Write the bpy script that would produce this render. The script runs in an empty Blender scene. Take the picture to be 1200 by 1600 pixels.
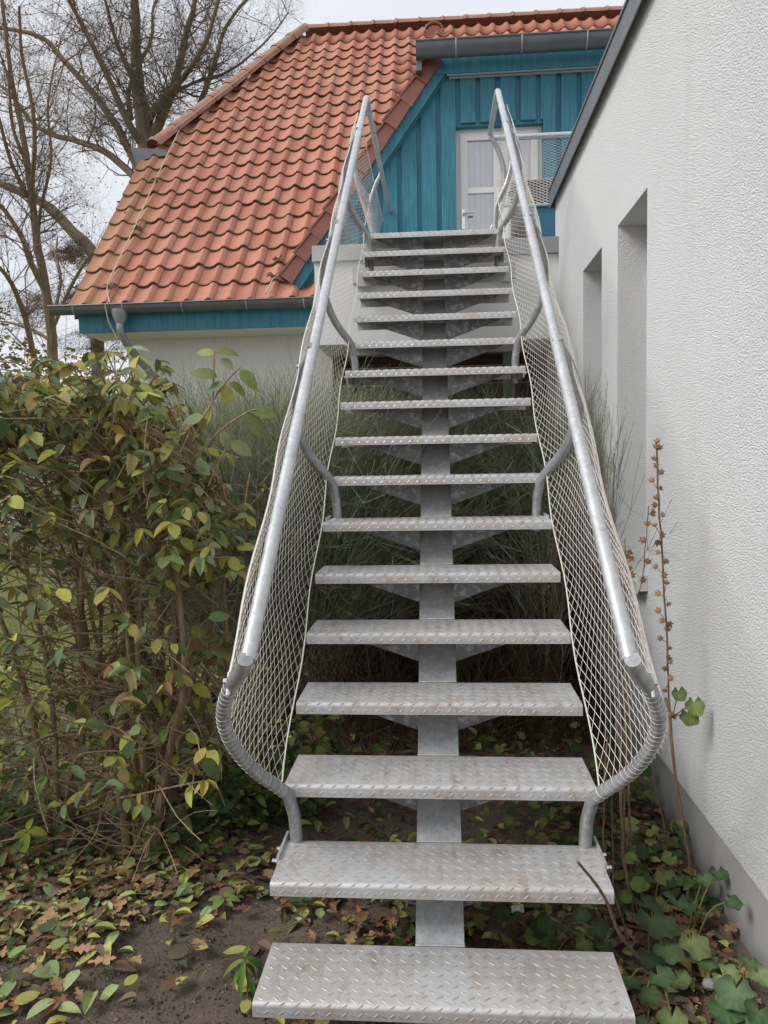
import bpy, math, random
import numpy as np
from mathutils import Vector, Matrix
random.seed(7); rng = np.random.default_rng(7)
S = bpy.context.scene
# ---------------------------------------------------------------- camera
F, PITCH, ROLL, YAW = 1182.0, 0.0668, -0.018, 0.0727
CAMZ = 1.612
_r = np.array([math.cos(YAW), math.sin(YAW), 0]); FW = np.array([-math.sin(YAW)*math.cos(PITCH), math.cos(YAW)*math.cos(PITCH), -math.sin(PITCH)])
_u = np.cross(_r, FW)
R2 = math.cos(ROLL)*_r + math.sin(ROLL)*_u; U2 = -math.sin(ROLL)*_r + math.cos(ROLL)*_u
CAM = np.array([0, 0, CAMZ])
cd = bpy.data.cameras.new('camera'); cam = bpy.data.objects.new('camera', cd); S.collection.objects.link(cam)
cam.matrix_world = Matrix(((R2[0], U2[0], -FW[0], 0), (R2[1], U2[1], -FW[1], 0), (R2[2], U2[2], -FW[2], CAMZ), (0, 0, 0, 1)))
cd.sensor_fit = 'VERTICAL'; cd.sensor_height = 36; cd.lens = F/1600*36; cd.clip_end = 3000; cd.clip_start = .05
S.camera = cam
# ---------------------------------------------------------------- sky and sun
SUN_EL, SUN_AZ = math.radians(44), math.radians(-111)          # azimuth from +Y towards +X
w = bpy.data.worlds.new('World'); S.world = w; w.use_nodes = True
nt = w.node_tree; nt.nodes.clear()
def wn(t, **k):
    n = nt.nodes.new(t)
    for a, b in k.items(): setattr(n, a, b)
    return n
sky = wn('ShaderNodeTexSky', sky_type='NISHITA', sun_disc=False, sun_elevation=SUN_EL, sun_rotation=SUN_AZ, air_density=1.2, dust_density=3.0)
tc = wn('ShaderNodeTexCoord'); mp = wn('ShaderNodeMapping'); mp.inputs['Scale'].default_value = (1, 1, 2.2)
no = wn('ShaderNodeTexNoise'); no.inputs['Scale'].default_value = 2.6; no.inputs['Detail'].default_value = 7; no.inputs['Roughness'].default_value = .55
cr = wn('ShaderNodeValToRGB'); cr.color_ramp.elements[0].position = .32; cr.color_ramp.elements[1].position = .68
cr.color_ramp.elements[0].color = (4.6, 4.82, 5.25, 1); cr.color_ramp.elements[1].color = (5.4, 5.52, 5.72, 1)
mx = wn('ShaderNodeMixRGB'); mx.inputs['Fac'].default_value = .93
bg = wn('ShaderNodeBackground'); bg.inputs['Strength'].default_value = .1; wo = wn('ShaderNodeOutputWorld')
L = nt.links.new
L(tc.outputs['Generated'], mp.inputs['Vector']); L(mp.outputs[0], no.inputs['Vector']); L(no.outputs['Fac'], cr.inputs[0])
L(sky.outputs[0], mx.inputs[1]); L(cr.outputs[0], mx.inputs[2]); L(mx.outputs[0], bg.inputs[0]); L(bg.outputs[0], wo.inputs[0])
sl = bpy.data.lights.new('sun', 'SUN'); sl.energy = 1.5; sl.angle = math.radians(28); sl.color = (1, .985, .955)
so = bpy.data.objects.new('sun', sl); S.collection.objects.link(so)
sd = Vector((math.cos(SUN_EL)*math.sin(SUN_AZ), math.cos(SUN_EL)*math.cos(SUN_AZ), math.sin(SUN_EL)))
so.rotation_euler = sd.to_track_quat('Z', 'Y').to_euler(); so.location = (0, 0, 20)
S.view_settings.view_transform = 'Standard'; S.view_settings.look = 'None'; S.view_settings.gamma = 1
S.view_settings.use_curve_mapping = False; S.view_settings.exposure = 0.82
S.render.engine = 'CYCLES'
S.cycles.max_bounces = 6; S.cycles.transparent_max_bounces = 8
# ---------------------------------------------------------------- helpers
def at(x, y, X=None, Y=None, Z=None):
    d = FW*F + R2*(x-600) + U2*(800-y)
    t = X/d[0] if X is not None else Y/d[1] if Y is not None else (Z-CAMZ)/d[2]
    return CAM + d*t
def px(P):
    q = np.array(P, float)-CAM; z = q@FW
    return 600+F*(q@R2)/z, 800-F*(q@U2)/z
def tag(o, label=None, cat=None, group=None, kind=None):
    if label: o['label'] = label
    if cat: o['category'] = cat
    if group: o['group'] = group
    if kind: o['kind'] = kind
    return o
def link(o, parent=None):
    S.collection.objects.link(o)
    if parent is not None: o.parent = parent
    return o
def empty(name, loc=(0, 0, 0)):
    o = bpy.data.objects.new(name, None); o.location = loc; o.empty_display_size = .1
    return link(o)
class MB:
    def __init__(s): s.v = []; s.f = []; s.c = []
    def add(s, v, f, col=None):
        b = len(s.v); s.v += [tuple(p) for p in v]; s.f += [tuple(i+b for i in q) for q in f]
        if col is not None: s.c += [col]*len(v)
    def box(s, x0, x1, y0, y1, z0, z1, col=None):
        s.add([(x0,y0,z0),(x1,y0,z0),(x1,y1,z0),(x0,y1,z0),(x0,y0,z1),(x1,y0,z1),(x1,y1,z1),(x0,y1,z1)],
              [(0,3,2,1),(4,5,6,7),(0,1,5,4),(1,2,6,5),(2,3,7,6),(3,0,4,7)], col)
    def bar(s, a, b, w, h, up=(0,0,1), col=None):      # box from a to b, w across, h along up
        a = Vector(a); b = Vector(b); d = (b-a).normalized(); sd_ = d.cross(Vector(up)).normalized(); u = sd_.cross(d)
        v = []
        for p in (a, b):
            for i, j in ((-1,-1),(1,-1),(1,1),(-1,1)): v.append(p + sd_*(i*w/2) + u*(j*h/2))
        s.add(v, [(0,1,2,3),(7,6,5,4),(0,4,5,1),(1,5,6,2),(2,6,7,3),(3,7,4,0)], col)
    def poly(s, pts, thick):                            # pts: 3D planar polygon, thick: vector
        n = len(pts); t = Vector(thick); p = [Vector(q) for q in pts]
        s.add(p+[q+t for q in p], [tuple(range(n)), tuple(range(2*n-1, n-1, -1))]+[(i, i+n, (i+1)%n+n, (i+1)%n) for i in range(n)])
    def tube(s, pts, r, n=8, caps=True, col=None):
        P = [Vector(p) for p in pts]; m = len(P)
        R = r if hasattr(r, '__len__') else [r]*m
        v = []; prev = None
        for i in range(m):
            t = (P[min(i+1, m-1)]-P[max(i-1, 0)])
            if t.length < 1e-9: t = Vector((0, 0, 1))
            t.normalize()
            if prev is None:
                a = Vector((0, 0, 1)) if abs(t.z) < .9 else Vector((1, 0, 0)); prev = t.cross(a).normalized()
            else:
                prev = (prev - t*prev.dot(t))
                prev = prev.normalized() if prev.length > 1e-6 else t.orthogonal().normalized()
            q = t.cross(prev)
            k = 1.0
            if 0 < i < m-1:
                d1 = (P[i]-P[i-1]).normalized(); c = max(.5, d1.dot(t)); k = 1/c if n > 5 else 1.0
            for j in range(n):
                an = 2*math.pi*j/n; v.append(P[i] + (prev*math.cos(an)+q*math.sin(an))*R[i]*(k if k < 1.4 else 1.4))
        f = [(i*n+j, i*n+(j+1)%n, (i+1)*n+(j+1)%n, (i+1)*n+j) for i in range(m-1) for j in range(n)]
        if caps: f += [tuple(range(n-1, -1, -1)), tuple((m-1)*n+j for j in range(n))]
        s.add(v, f, col)
    def cyl(s, a, b, r, n=10, r2=None): s.tube([a, b], [r, r if r2 is None else r2], n)
    def mesh(s, name, mat, smooth=False):
        me = bpy.data.meshes.new(name); me.from_pydata(s.v, [], s.f); me.materials.append(mat)
        if s.c:
            ca = me.color_attributes.new('Col', 'FLOAT_COLOR', 'POINT')
            a = np.ones((len(s.v), 4), 'f'); a[:, :3] = np.array(s.c); ca.data.foreach_set('color', a.ravel())
        me.update()
        if smooth:
            me.polygons.foreach_set('use_smooth', [True]*len(me.polygons))
            try: me.set_sharp_from_angle(angle=math.radians(38))
            except Exception: pass
        return me
    def obj(s, name, mat, parent=None, smooth=False, kind=None, loc=None):
        o = bpy.data.objects.new(name, s.mesh(name, mat, smooth)); link(o, parent)
        if loc is not None: o.location = loc
        if kind: o['kind'] = kind
        return o
def scatter_mesh(name, items, mat, smooth=False):
    """items: list of (template (verts ndarray, faces), 4x4 ndarray, colour)"""
    V = []; Fc = []; Cc = []; b = 0
    for (tv, tf), M, c in items:
        V.append(tv@M[:3, :3].T + M[:3, 3]); Fc += [tuple(i+b for i in q) for q in tf]; Cc.append(np.tile(c, (len(tv), 1))); b += len(tv)
    me = bpy.data.meshes.new(name); V = np.concatenate(V); me.from_pydata(V.tolist(), [], Fc); me.materials.append(mat)
    ca = me.color_attributes.new('Col', 'FLOAT_COLOR', 'POINT')
    a = np.ones((len(V), 4), 'f'); a[:, :3] = np.concatenate(Cc); ca.data.foreach_set('color', a.ravel()); me.update()
    if smooth: me.polygons.foreach_set('use_smooth', [True]*len(me.polygons))
    return me
def frame(loc, xdir, up, s=1.0):
    x = Vector(xdir).normalized(); u = Vector(up); y = u.cross(x)
    if y.length < 1e-5: y = x.orthogonal()
    y.normalize(); z = x.cross(y); M = np.eye(4)
    M[:3, 0] = np.array(x)*s; M[:3, 1] = np.array(y)*s; M[:3, 2] = np.array(z)*s; M[:3, 3] = np.array(loc)
    return M
def rot(loc, rz, rx, ry, s): 
    M = (Matrix.Translation(Vector(loc)) @ Matrix.Rotation(rz, 4, 'Z') @ Matrix.Rotation(rx, 4, 'X') @ Matrix.Rotation(ry, 4, 'Y') @ Matrix.Scale(s, 4))
    return np.array(M)
# ---------------------------------------------------------------- materials
class NM:
    def __init__(s, name, rough=.6, metal=0.0, spec=.5):
        s.m = bpy.data.materials.new(name); s.m.use_nodes = True; s.t = s.m.node_tree
        s.b = s.t.nodes['Principled BSDF']; s.b.inputs['Roughness'].default_value = rough; s.b.inputs['Metallic'].default_value = metal
        s.b.inputs['Specular IOR Level'].default_value = spec
        s.co = s.n('ShaderNodeTexCoord'); s.ge = s.n('ShaderNodeNewGeometry')
    def n(s, t, **k):
        q = s.t.nodes.new(t)
        for a, b in k.items(): setattr(q, a, b)
        return q
    def l(s, a, b): s.t.links.new(a, b)
    def noise(s, scale, detail=4, rough=.55, world=True, stretch=None, dist=0):
        q = s.n('ShaderNodeTexNoise'); q.inputs['Scale'].default_value = scale; q.inputs['Detail'].default_value = detail
        q.inputs['Roughness'].default_value = rough; q.inputs['Distortion'].default_value = dist
        src = s.ge.outputs['Position'] if world else s.co.outputs['Object']
        if stretch:
            m = s.n('ShaderNodeMapping'); m.inputs['Scale'].default_value = stretch; s.l(src, m.inputs[0]); src = m.outputs[0]
        s.l(src, q.inputs['Vector']); return q.outputs['Fac']
    def voro(s, scale, feature='F1', out='Distance', world=True):
        q = s.n('ShaderNodeTexVoronoi', feature=feature); q.inputs['Scale'].default_value = scale
        s.l(s.ge.outputs['Position'] if world else s.co.outputs['Object'], q.inputs['Vector']); return q.outputs[out]
    def ramp(s, fac, stops):
        q = s.n('ShaderNodeValToRGB'); e = q.color_ramp.elements
        while len(e) < len(stops): e.new(.5)
        for el, (p, c) in zip(e, stops):
            el.position = p; el.color = (c, c, c, 1) if not hasattr(c, '__len__') else (*c, 1)
        s.l(fac, q.inputs[0]); return q.outputs[0]
    def mix(s, fac, a, b, mode='MIX'):
        q = s.n('ShaderNodeMixRGB', blend_type=mode)
        for i, v in ((0, fac), (1, a), (2, b)):
            if hasattr(v, 'links'): s.l(v, q.inputs[i])
            elif i == 0: q.inputs[0].default_value = v
            else: q.inputs[i].default_value = (*v, 1) if hasattr(v, '__len__') else (v, v, v, 1)
        return q.outputs[0]
    def math(s, op, a, b=0.0):
        q = s.n('ShaderNodeMath', operation=op)
        for i, v in ((0, a), (1, b)):
            if hasattr(v, 'links'): s.l(v, q.inputs[i])
            else: q.inputs[i].default_value = v
        return q.outputs[0]
    def color(s, v):
        if hasattr(v, 'links'): s.l(v, s.b.inputs['Base Color'])
        else: s.b.inputs['Base Color'].default_value = (*v, 1)
        return s
    def roughn(s, v): s.l(v, s.b.inputs['Roughness']); return s
    def bump(s, h, dist=.002, strength=1.0, prev=None):
        q = s.n('ShaderNodeBump'); q.inputs['Distance'].default_value = dist; q.inputs['Strength'].default_value = strength
        s.l(h, q.inputs['Height']); 
        if prev is not None: s.l(prev, q.inputs['Normal'])
        s.l(q.outputs[0], s.b.inputs['Normal']); return q.outputs[0]
    def attr(s, name='Col'):
        q = s.n('ShaderNodeAttribute'); q.attribute_name = name; return q.outputs['Color']
    def rand(s): return s.n('ShaderNodeObjectInfo').outputs['Random']
def simple(name, c, rough=.6, metal=0., var=.12, scale=8, bump=0, bs=200):
    m = NM(name, rough, metal); d = tuple(x*(1-var) for x in c); u = tuple(min(1, x*(1+var)) for x in c)
    m.color(m.mix(m.noise(scale), d, u))
    if bump: m.bump(m.noise(bs), bump)
    return m.m
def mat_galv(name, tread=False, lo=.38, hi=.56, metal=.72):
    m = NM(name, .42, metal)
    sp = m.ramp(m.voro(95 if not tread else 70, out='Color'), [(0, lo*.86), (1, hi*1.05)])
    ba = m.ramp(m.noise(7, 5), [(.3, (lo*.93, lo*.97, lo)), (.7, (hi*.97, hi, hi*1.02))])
    c = m.mix(.5, ba, sp)
    c = m.mix(m.ramp(m.noise(34, 5, .65), [(.5, 0.0), (.74, .5)]), c, (.70, .71, .72))
    if tread:
        f = m.ramp(m.noise(4.2, 7, .65), [(.38, 0.0), (.64, .72)])
        c = m.mix(f, c, (.52, .46, .395))
        f2 = m.ramp(m.noise(13, 8, .75, stretch=(1.5, .6, 1)), [(.52, 0.0), (.66, .7)])
        c = m.mix(f2, c, (.38, .27, .19)); c = m.mix(m.ramp(m.noise(3.1, 3, .5, stretch=(1, 1, .3)), [(.56, 0.0), (.66, .45)]), c, (.62, .66, .70)); c = m.mix(m.ramp(m.voro(38), [(.03, .7), (.07, 0.0)]), c, (.22, .17, .12))
    m.color(c)
    m.roughn(m.ramp(m.noise(22, 5), [(.3, .34), (.75, .58)]))
    m.bump(m.noise(260, 3), .0006, .5)
    return m.m
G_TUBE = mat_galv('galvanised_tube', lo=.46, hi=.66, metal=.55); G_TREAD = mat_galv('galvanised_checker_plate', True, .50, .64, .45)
G_POST = mat_galv('galvanised_post_tube', lo=.27, hi=.38, metal=.5); G_BOX = mat_galv('galvanised_box', lo=.34, hi=.47, metal=.4); G_SHADED = mat_galv('shaded_galvanised_plate', lo=.13, hi=.19, metal=.45)  # bracket plate darkened to paint in the shade under the treads
STEEL = simple('stainless_wire', (.76, .71, .65), .5, .25, .15, 40); LASH = simple('lashing_wire', (.78, .77, .74), .5, .1, .1, 40)
BOLT = simple('bright_bolt', (.75, .75, .74), .25, 1, .05)
ZINC = simple('zinc_sheet', (.16, .175, .18), .5, .55, .25, 5)
ZINC_L = simple('grey_flashing', (.33, .34, .345), .5, .5, .15, 5)
DARKZ = simple('dark_roof_flashing', (.115, .125, .135), .45, .4, .2, 4)
def mat_tile():
    m = NM('terracotta_pantile', .72, 0, .3)
    r = m.ramp(m.rand(), [(0, (.36, .128, .080)), (.35, (.43, .162, .104)), (.7, (.48, .20, .135)), (1, (.39, .155, .104))])
    c = m.mix(m.ramp(m.noise(3.2, 5, .6), [(.35, 0.0), (.7, .35)]), r, (.42, .235, .165))
    c = m.mix(m.ramp(m.noise(20, 6, .7), [(.54, 0.0), (.72, .45)]), c, (.18, .125, .07))
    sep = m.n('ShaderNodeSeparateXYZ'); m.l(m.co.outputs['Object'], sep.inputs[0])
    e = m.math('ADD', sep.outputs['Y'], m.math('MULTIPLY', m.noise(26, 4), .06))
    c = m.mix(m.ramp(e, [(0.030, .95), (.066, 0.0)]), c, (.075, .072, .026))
    sw = m.n('ShaderNodeSeparateXYZ'); m.l(m.ge.outputs['Position'], sw.inputs[0])
    wx = m.math('ADD', sw.outputs['X'], m.math('MULTIPLY', m.noise(4, 4), 1.6))
    c = m.mix(m.ramp(m.math('MULTIPLY', m.math('ADD', wx, 3.5), .8), [(0, .55), (.75, 0.0)]), c, (.30, .20, .09))
    c = m.mix(m.ramp(m.voro(40), [(.05, .6), (.12, 0.0)]), c, (.45, .42, .30)); c = m.mix(m.ramp(m.noise(11, 8, .75), [(.56, 0.0), (.66, .5)]), c, (.17, .15, .06))
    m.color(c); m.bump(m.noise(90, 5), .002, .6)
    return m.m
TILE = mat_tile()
VERGE = simple('verge_tile_red', (.24, .088, .06), .5, 0, .35, 7)
RIDGE = simple('ridge_tile', (.33, .175, .125), .8, 0, .35, 9, .002, 60)
def mat_plaster(name, c, coarse):
    m = NM(name, .9, 0, .2)
    pc = m.mix(m.noise(2.2, 6), tuple(x*.93 for x in c), c)
    sw = m.n('ShaderNodeSeparateXYZ'); m.l(m.ge.outputs['Position'], sw.inputs[0])
    sp_ = m.math('ADD', sw.outputs['Z'], m.math('MULTIPLY', m.noise(14, 6, .7), .35))
    pc = m.mix(m.ramp(sp_, [(.42, .30), (.66, 0.0)]), pc, (.42, .40, .34))
    pc = m.mix(m.ramp(m.noise(7, 6, .6, stretch=(1, 1, .08)), [(.6, 0.0), (.8, .22)]), pc, (.52, .52, .48))
    m.color(pc)
    if coarse:
        h = m.math('ADD', m.ramp(m.voro(185, 'SMOOTH_F1'), [(0, 1.0), (.62, 0.0)]), m.noise(210, 5, .75))
        b = m.bump(h, .0068, 1.0)
    else: m.bump(m.noise(70, 4), .0012, .5)
    return m.m
PLASTER = mat_plaster('coarse_white_render', (.86, .865, .87), True)
PLASTER_S = mat_plaster('smooth_white_render', (.78, .78, .765), False)
def mat_concrete():
    m = NM('plinth_concrete', .88, 0, .2)
    c = m.mix(m.noise(4, 7, .65), (.27, .27, .255), (.42, .415, .395))
    sw = m.n('ShaderNodeSeparateXYZ'); m.l(m.ge.outputs['Position'], sw.inputs[0])
    h = m.math('ADD', sw.outputs['Z'], m.math('MULTIPLY', m.noise(9, 5), .2))
    c = m.mix(m.ramp(h, [(.08, .8), (.24, 0.0)]), c, (.10, .095, .075))
    m.color(c); m.bump(m.noise(150, 5), .001, .6); return m.m
PLINTH = mat_concrete()
COPING = simple('pale_concrete_coping', (.50, .50, .47), .85, 0, .18, 6, .001, 90)
def mat_teal(name='teal_stained_wood', a=(.030, .145, .20), b=(.060, .24, .315)):
    m = NM(name, .55, 0, .35)
    g = m.noise(9, 6, .6, stretch=(6, 6, .35), dist=.6)
    c = m.mix(m.ramp(g, [(.35, 0.0), (.65, 1.0)]), a, b)
    c = m.mix(m.ramp(m.rand(), [(0, 0.0), (1, .35)]), c, (.05, .215, .30))
    c = m.mix(m.ramp(m.voro(4.5), [(.035, .6), (.07, 0.0)]), c, (.012, .07, .10))
    m.color(c); m.bump(g, .001, .5); return m.m
TEAL = mat_teal()
WHITE = simple('white_door_paint', (.72, .70, .66), .45, 0, .06, 3)
CURTAIN = simple('grey_curtain', (.50, .50, .47), .9, 0, .2, 5)
def mat_glass():
    m = NM('window_glass', .03, 0, .6); m.color((.9, .92, .92)); t = m.t
    tr = m.n('ShaderNodeBsdfTransparent'); gl = m.n('ShaderNodeBsdfGlossy'); gl.inputs['Roughness'].default_value = .03
    mxs = m.n('ShaderNodeMixShader'); mxs.inputs[0].default_value = .3
    m.l(tr.outputs[0], mxs.inputs[1]); m.l(gl.outputs[0], mxs.inputs[2])
    m.l(mxs.outputs[0], t.nodes['Material Output'].inputs[0]); return m.m
GLASS = mat_glass()
DARKIN = simple('dark_interior', (.02, .02, .022), .8)
BLUE = simple('blue_plastic', (.035, .16, .24), .4, 0, .1)
BLACKBOX = simple('black_basket', (.018, .018, .02), .7)
def mat_board():
    m = NM('weathered_brown_board', .8, 0, .2)
    g = m.noise(7, 6, .6, stretch=(.5, 4, 8))
    c = m.mix(g, (.045, .030, .020), (.13, .085, .055)); c = m.mix(m.math('MULTIPLY', m.rand(), .3), c, (.10, .085, .07))
    m.color(c); m.bump(g, .002, .5); return m.m
BOARD = mat_board()
def mat_soil():
    m = NM('dark_garden_soil', .95, 0, .15)
    c = m.mix(m.ramp(m.noise(2.2, 6, .6), [(.3, 0.0), (.7, 1.0)]), (.12, .096, .076), (.225, .18, .142))
    c = m.mix(m.ramp(m.noise(60, 6, .75), [(.5, 0.0), (.72, .7)]), c, (.16, .125, .09))
    c = m.mix(m.ramp(m.voro(75), [(.05, .9), (.1, 0.0)]), c, (.30, .26, .2))
    sw = m.n('ShaderNodeSeparateXYZ'); m.l(m.ge.outputs['Position'], sw.inputs[0])
    far = m.math('MULTIPLY', m.ramp(m.math('MULTIPLY', sw.outputs['Y'], .1), [(.40, 0.0), (.55, 1.0)]),
                 m.ramp(m.math('ADD', m.math('MULTIPLY', sw.outputs['X'], -.25), 0.0), [(.2, 0.0), (.45, 1.0)]))
    c = m.mix(far, c, m.mix(m.noise(12, 5), (.12, .14, .045), (.20, .22, .075)))
    m.color(c)
    b = m.bump(m.noise(24, 7, .7), .03, .8); m.bump(m.noise(190, 5, .7), .006, .8, b); return m.m
SOIL = mat_soil()
def mat_leaf(name, rough=.5, trans=.25, spec=.35):
    m = NM(name, rough, 0, spec); a = m.attr()
    c = m.mix(m.ramp(m.noise(38, 5, .65), [(.35, 0.0), (.75, .55)]), a, m.mix(1.0, a, (.55, .48, .38), 'MULTIPLY'))
    c = m.mix(m.ramp(m.noise(150, 3, .6), [(.62, 0.0), (.72, .5)]), c, m.mix(1.0, a, (.35, .26, .2), 'MULTIPLY'))
    m.color(c); t = m.n('ShaderNodeBsdfTranslucent'); m.l(c, t.inputs[0]); q = m.n('ShaderNodeMixShader'); q.inputs[0].default_value = trans
    m.l(m.b.outputs[0], q.inputs[1]); m.l(t.outputs[0], q.inputs[2]); m.l(q.outputs[0], m.t.nodes['Material Output'].inputs[0])
    m.bump(m.noise(120, 3), .0015, .5)
    return m.m
LEAF = mat_leaf('living_leaf', .6, .25, .22); DRYLEAF = mat_leaf('fallen_leaf', .75, .12, .2); STRAND = mat_leaf('green_strand', .7, .1, .2)
def mat_bark(name, a, b, sc=14):
    m = NM(name, .9, 0, .15); g = m.noise(sc, 6, .7, stretch=(3, 3, .6))
    c = m.mix(m.ramp(g, [(.35, 0.0), (.68, 1.0)]), a, b); m.color(c); m.bump(g, .006, .6); return m.m
BARK = mat_bark('oak_bark', (.10, .08, .058), (.22, .18, .125)); BARK2 = mat_bark('young_tree_bark', (.12, .09, .06), (.26, .20, .13))
TWIG = mat_bark('shrub_bark', (.18, .125, .075), (.42, .32, .20), 30); STEMB = mat_bark('mossy_stem', (.13, .105, .05), (.27, .22, .12), 25); DRYST = mat_bark('dry_stem', (.11, .07, .045), (.27, .19, .12), 40)
STONE = simple('garden_stone', (.30, .28, .25), .9, 0, .35, 12, .003, 50)
WIREY = simple('pale_conductor_wire', (.48, .43, .30), .6, 0, .1)
# ---------------------------------------------------------------- leaf templates (unit length along +x)
def tpl_oval(wd=.27, fold=.12, droop=.25, n=5, tipb=1.0):
    v = []; f = []
    for i in range(n+1):
        t = i/n; hw = wd*math.sin(math.pi*min(1, t**.85*tipb))**.62 if 0 < i < n else 0.004
        z = -droop*t*t
        v += [(t, -hw, z+hw*fold*2), (t, 0, z), (t, hw, z+hw*fold*2)]
    for i in range(n):
        a = i*3; f += [(a, a+3, a+4, a+1), (a+1, a+4, a+5, a+2)]
    return np.array(v), f
def tpl_oak(seed, curl=.25):
    r = random.Random(seed); n = 16; v = []; f = []; ph = r.uniform(0, 6); cy = r.uniform(-.3, .5)*curl*3; nl = 3.6
    for i in range(n+1):
        t = i/n; env = (.06+.27*math.sin(math.pi*min(1, t*1.02)**1.25))*(1 if i < n else .15); z = curl*math.sin(t*3+ph)*.22
        for s_ in (-1, 0, 1):
            lob = .68+.32*math.sin(2*math.pi*(t*nl+(.15 if s_ > 0 else 0))-.8); hw = env*lob*s_*r.uniform(.93, 1.07)
            if i == 0: hw = .012*s_
            v.append((t-.03*abs(s_)*math.sin(2*math.pi*t*nl), hw, z+abs(hw)*cy*(1+.5*math.sin(i))))
    for i in range(n):
        a = i*3; f += [(a, a+3, a+4, a+1), (a+1, a+4, a+5, a+2)]
    return np.array(v), f
def tpl_lobed(lobes=5, seed=0, depth=.28, cup=.15):
    r = random.Random(seed); n = 26; v = [(0, 0, 0)]; f = []
    for i in range(n+1):
        a = -2.75+5.5*i/n; rr = .5*(1-depth*(.5-.5*math.cos(a*lobes/5.5*2*math.pi/1.0+math.pi)))*(1+.12*math.cos(a))*r.uniform(.96, 1.04)
        v.append((rr*math.cos(a)+.12, rr*math.sin(a), cup*rr+.05*math.sin(a*lobes)*rr*2))
    for i in range(n): f.append((0, i+1, i+2))
    return np.array(v), f
def tpl_blade():
    return np.array([(0, -.02, 0), (0, .02, 0), (.5, -.015, .02), (.5, .015, .02), (1, 0, -.06)]), [(0, 2, 3, 1), (2, 4, 3)]
OVAL = [tpl_oval(), tpl_oval(.24, .3, .4), tpl_oval(.30, .05, .1), tpl_oval(.22, .5, .15)]
NARROW = [tpl_oval(.11, .3, .3), tpl_oval(.14, .2, .5)]
OAK = [tpl_oak(i, c) for i, c in enumerate((.1, .2, .35, .25))]
LOBED = [tpl_lobed(5, 1, .11, .2), tpl_lobed(5, 2, .08, .35), tpl_lobed(3, 3, .16, .1)]
SMALL = [(np.array([(0, 0, 0), (.5, -.25, .05), (1, 0, -.05), (.5, .25, .08)]), [(0, 1, 2, 3)])]
BLADE = tpl_blade()
def jit(c, a=.2):
    k = 1+random.uniform(-a, a); return np.array([max(0, x*k*(1+random.uniform(-.08, .08))) for x in c])
def pathw(pts, sub=3, wob=.0):
    P = [Vector(p) for p in pts]; out = []
    for i in range(len(P)-1):
        p0 = P[max(i-1, 0)]; p1 = P[i]; p2 = P[i+1]; p3 = P[min(i+2, len(P)-1)]
        for j in range(sub):
            t = j/sub
            q = .5*((2*p1)+(-p0+p2)*t+(2*p0-5*p1+4*p2-p3)*t*t+(-p0+3*p1-3*p2+p3)*t**3)
            out.append(q+Vector((random.uniform(-1, 1), random.uniform(-1, 1), random.uniform(-1, 1)))*wob)
    out.append(P[-1]); return out
# ================================================================ GROUND
def gh(x, y):
    n = .012*math.sin(3.1*x+1.7*y)+.010*math.sin(7.3*x-4.1*y+1)+.006*math.sin(15*x+11*y)
    return n + .05*max(0, min(1, (x-.5)/.4))*(1 if y < 7 else 0)
xs = np.concatenate([[-400, -100, -30, -12], np.arange(-7, 2.01, .09), [6, 30, 100, 400]])
ys = np.concatenate([[-300, -50, -8], np.arange(0, 9.01, .09), [14, 30, 100, 500, 1500]])
gb = MB(); nx = len(xs)
for yv in ys:
    for xv in xs:
        inn = -7 <= xv <= 2 and 0 <= yv <= 9
        gb.v.append((xv, yv, gh(xv, yv)+(random.uniform(-.006, .006) if inn else 0)-.012))
gb.f = [(j*nx+i, j*nx+i+1, (j+1)*nx+i+1, (j+1)*nx+i) for j in range(len(ys)-1) for i in range(nx-1)]
tag(gb.obj('ground', SOIL, smooth=True), 'bare brown garden soil with sparse grass around the stair', None, None, 'structure')
# ================================================================ MAIN HOUSE
house = tag(empty('gabled_house', (-1, 9, 0)), 'house with red pantile roof, white walls and a teal board gable', 'house')
def hp(mb, name, mat, parent=None, smooth=False, kind=None):
    o = mb.obj(name, mat, None, smooth, kind); o.parent = parent or house
    base = Vector((-1, 9, 0))
    if (parent or house) is house: o.location = -base
    return o
EY, EZ, SL = 8.35, 3.401, 1.0794          # eave line and slope of the main roof
XL = -4.108
RY, RZ = 13.62, EZ+SL*(13.62-EY)
nrm = Vector((0, -SL, 1)).normalized(); dsl = Vector((0, 1, SL)).normalized()
def hipx(Y): return XL if Y < 10.75 else XL+.19+( -2.24-XL-.19)*(Y-10.93)/(13.62-10.93)
# verge (front edge of the cross gable) as a line in the plane Y=8.42
VY = 8.42
va = at(455, 432, Y=VY); vb = at(684, 92, Y=VY)
def vergez(X): return va[2]+(vb[2]-va[2])*(X-va[0])/(vb[0]-va[0])
def vergex(z): return va[0]+(vb[0]-va[0])*(z-va[2])/(vb[2]-va[2])
GTOP = at(690, 84, Y=VY)[2]
# walls
m = MB(); m.box(-3.66, 6, 8.86, 16.6, -.1, 3.1); hp(m, 'wall', PLASTER_S)
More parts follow.
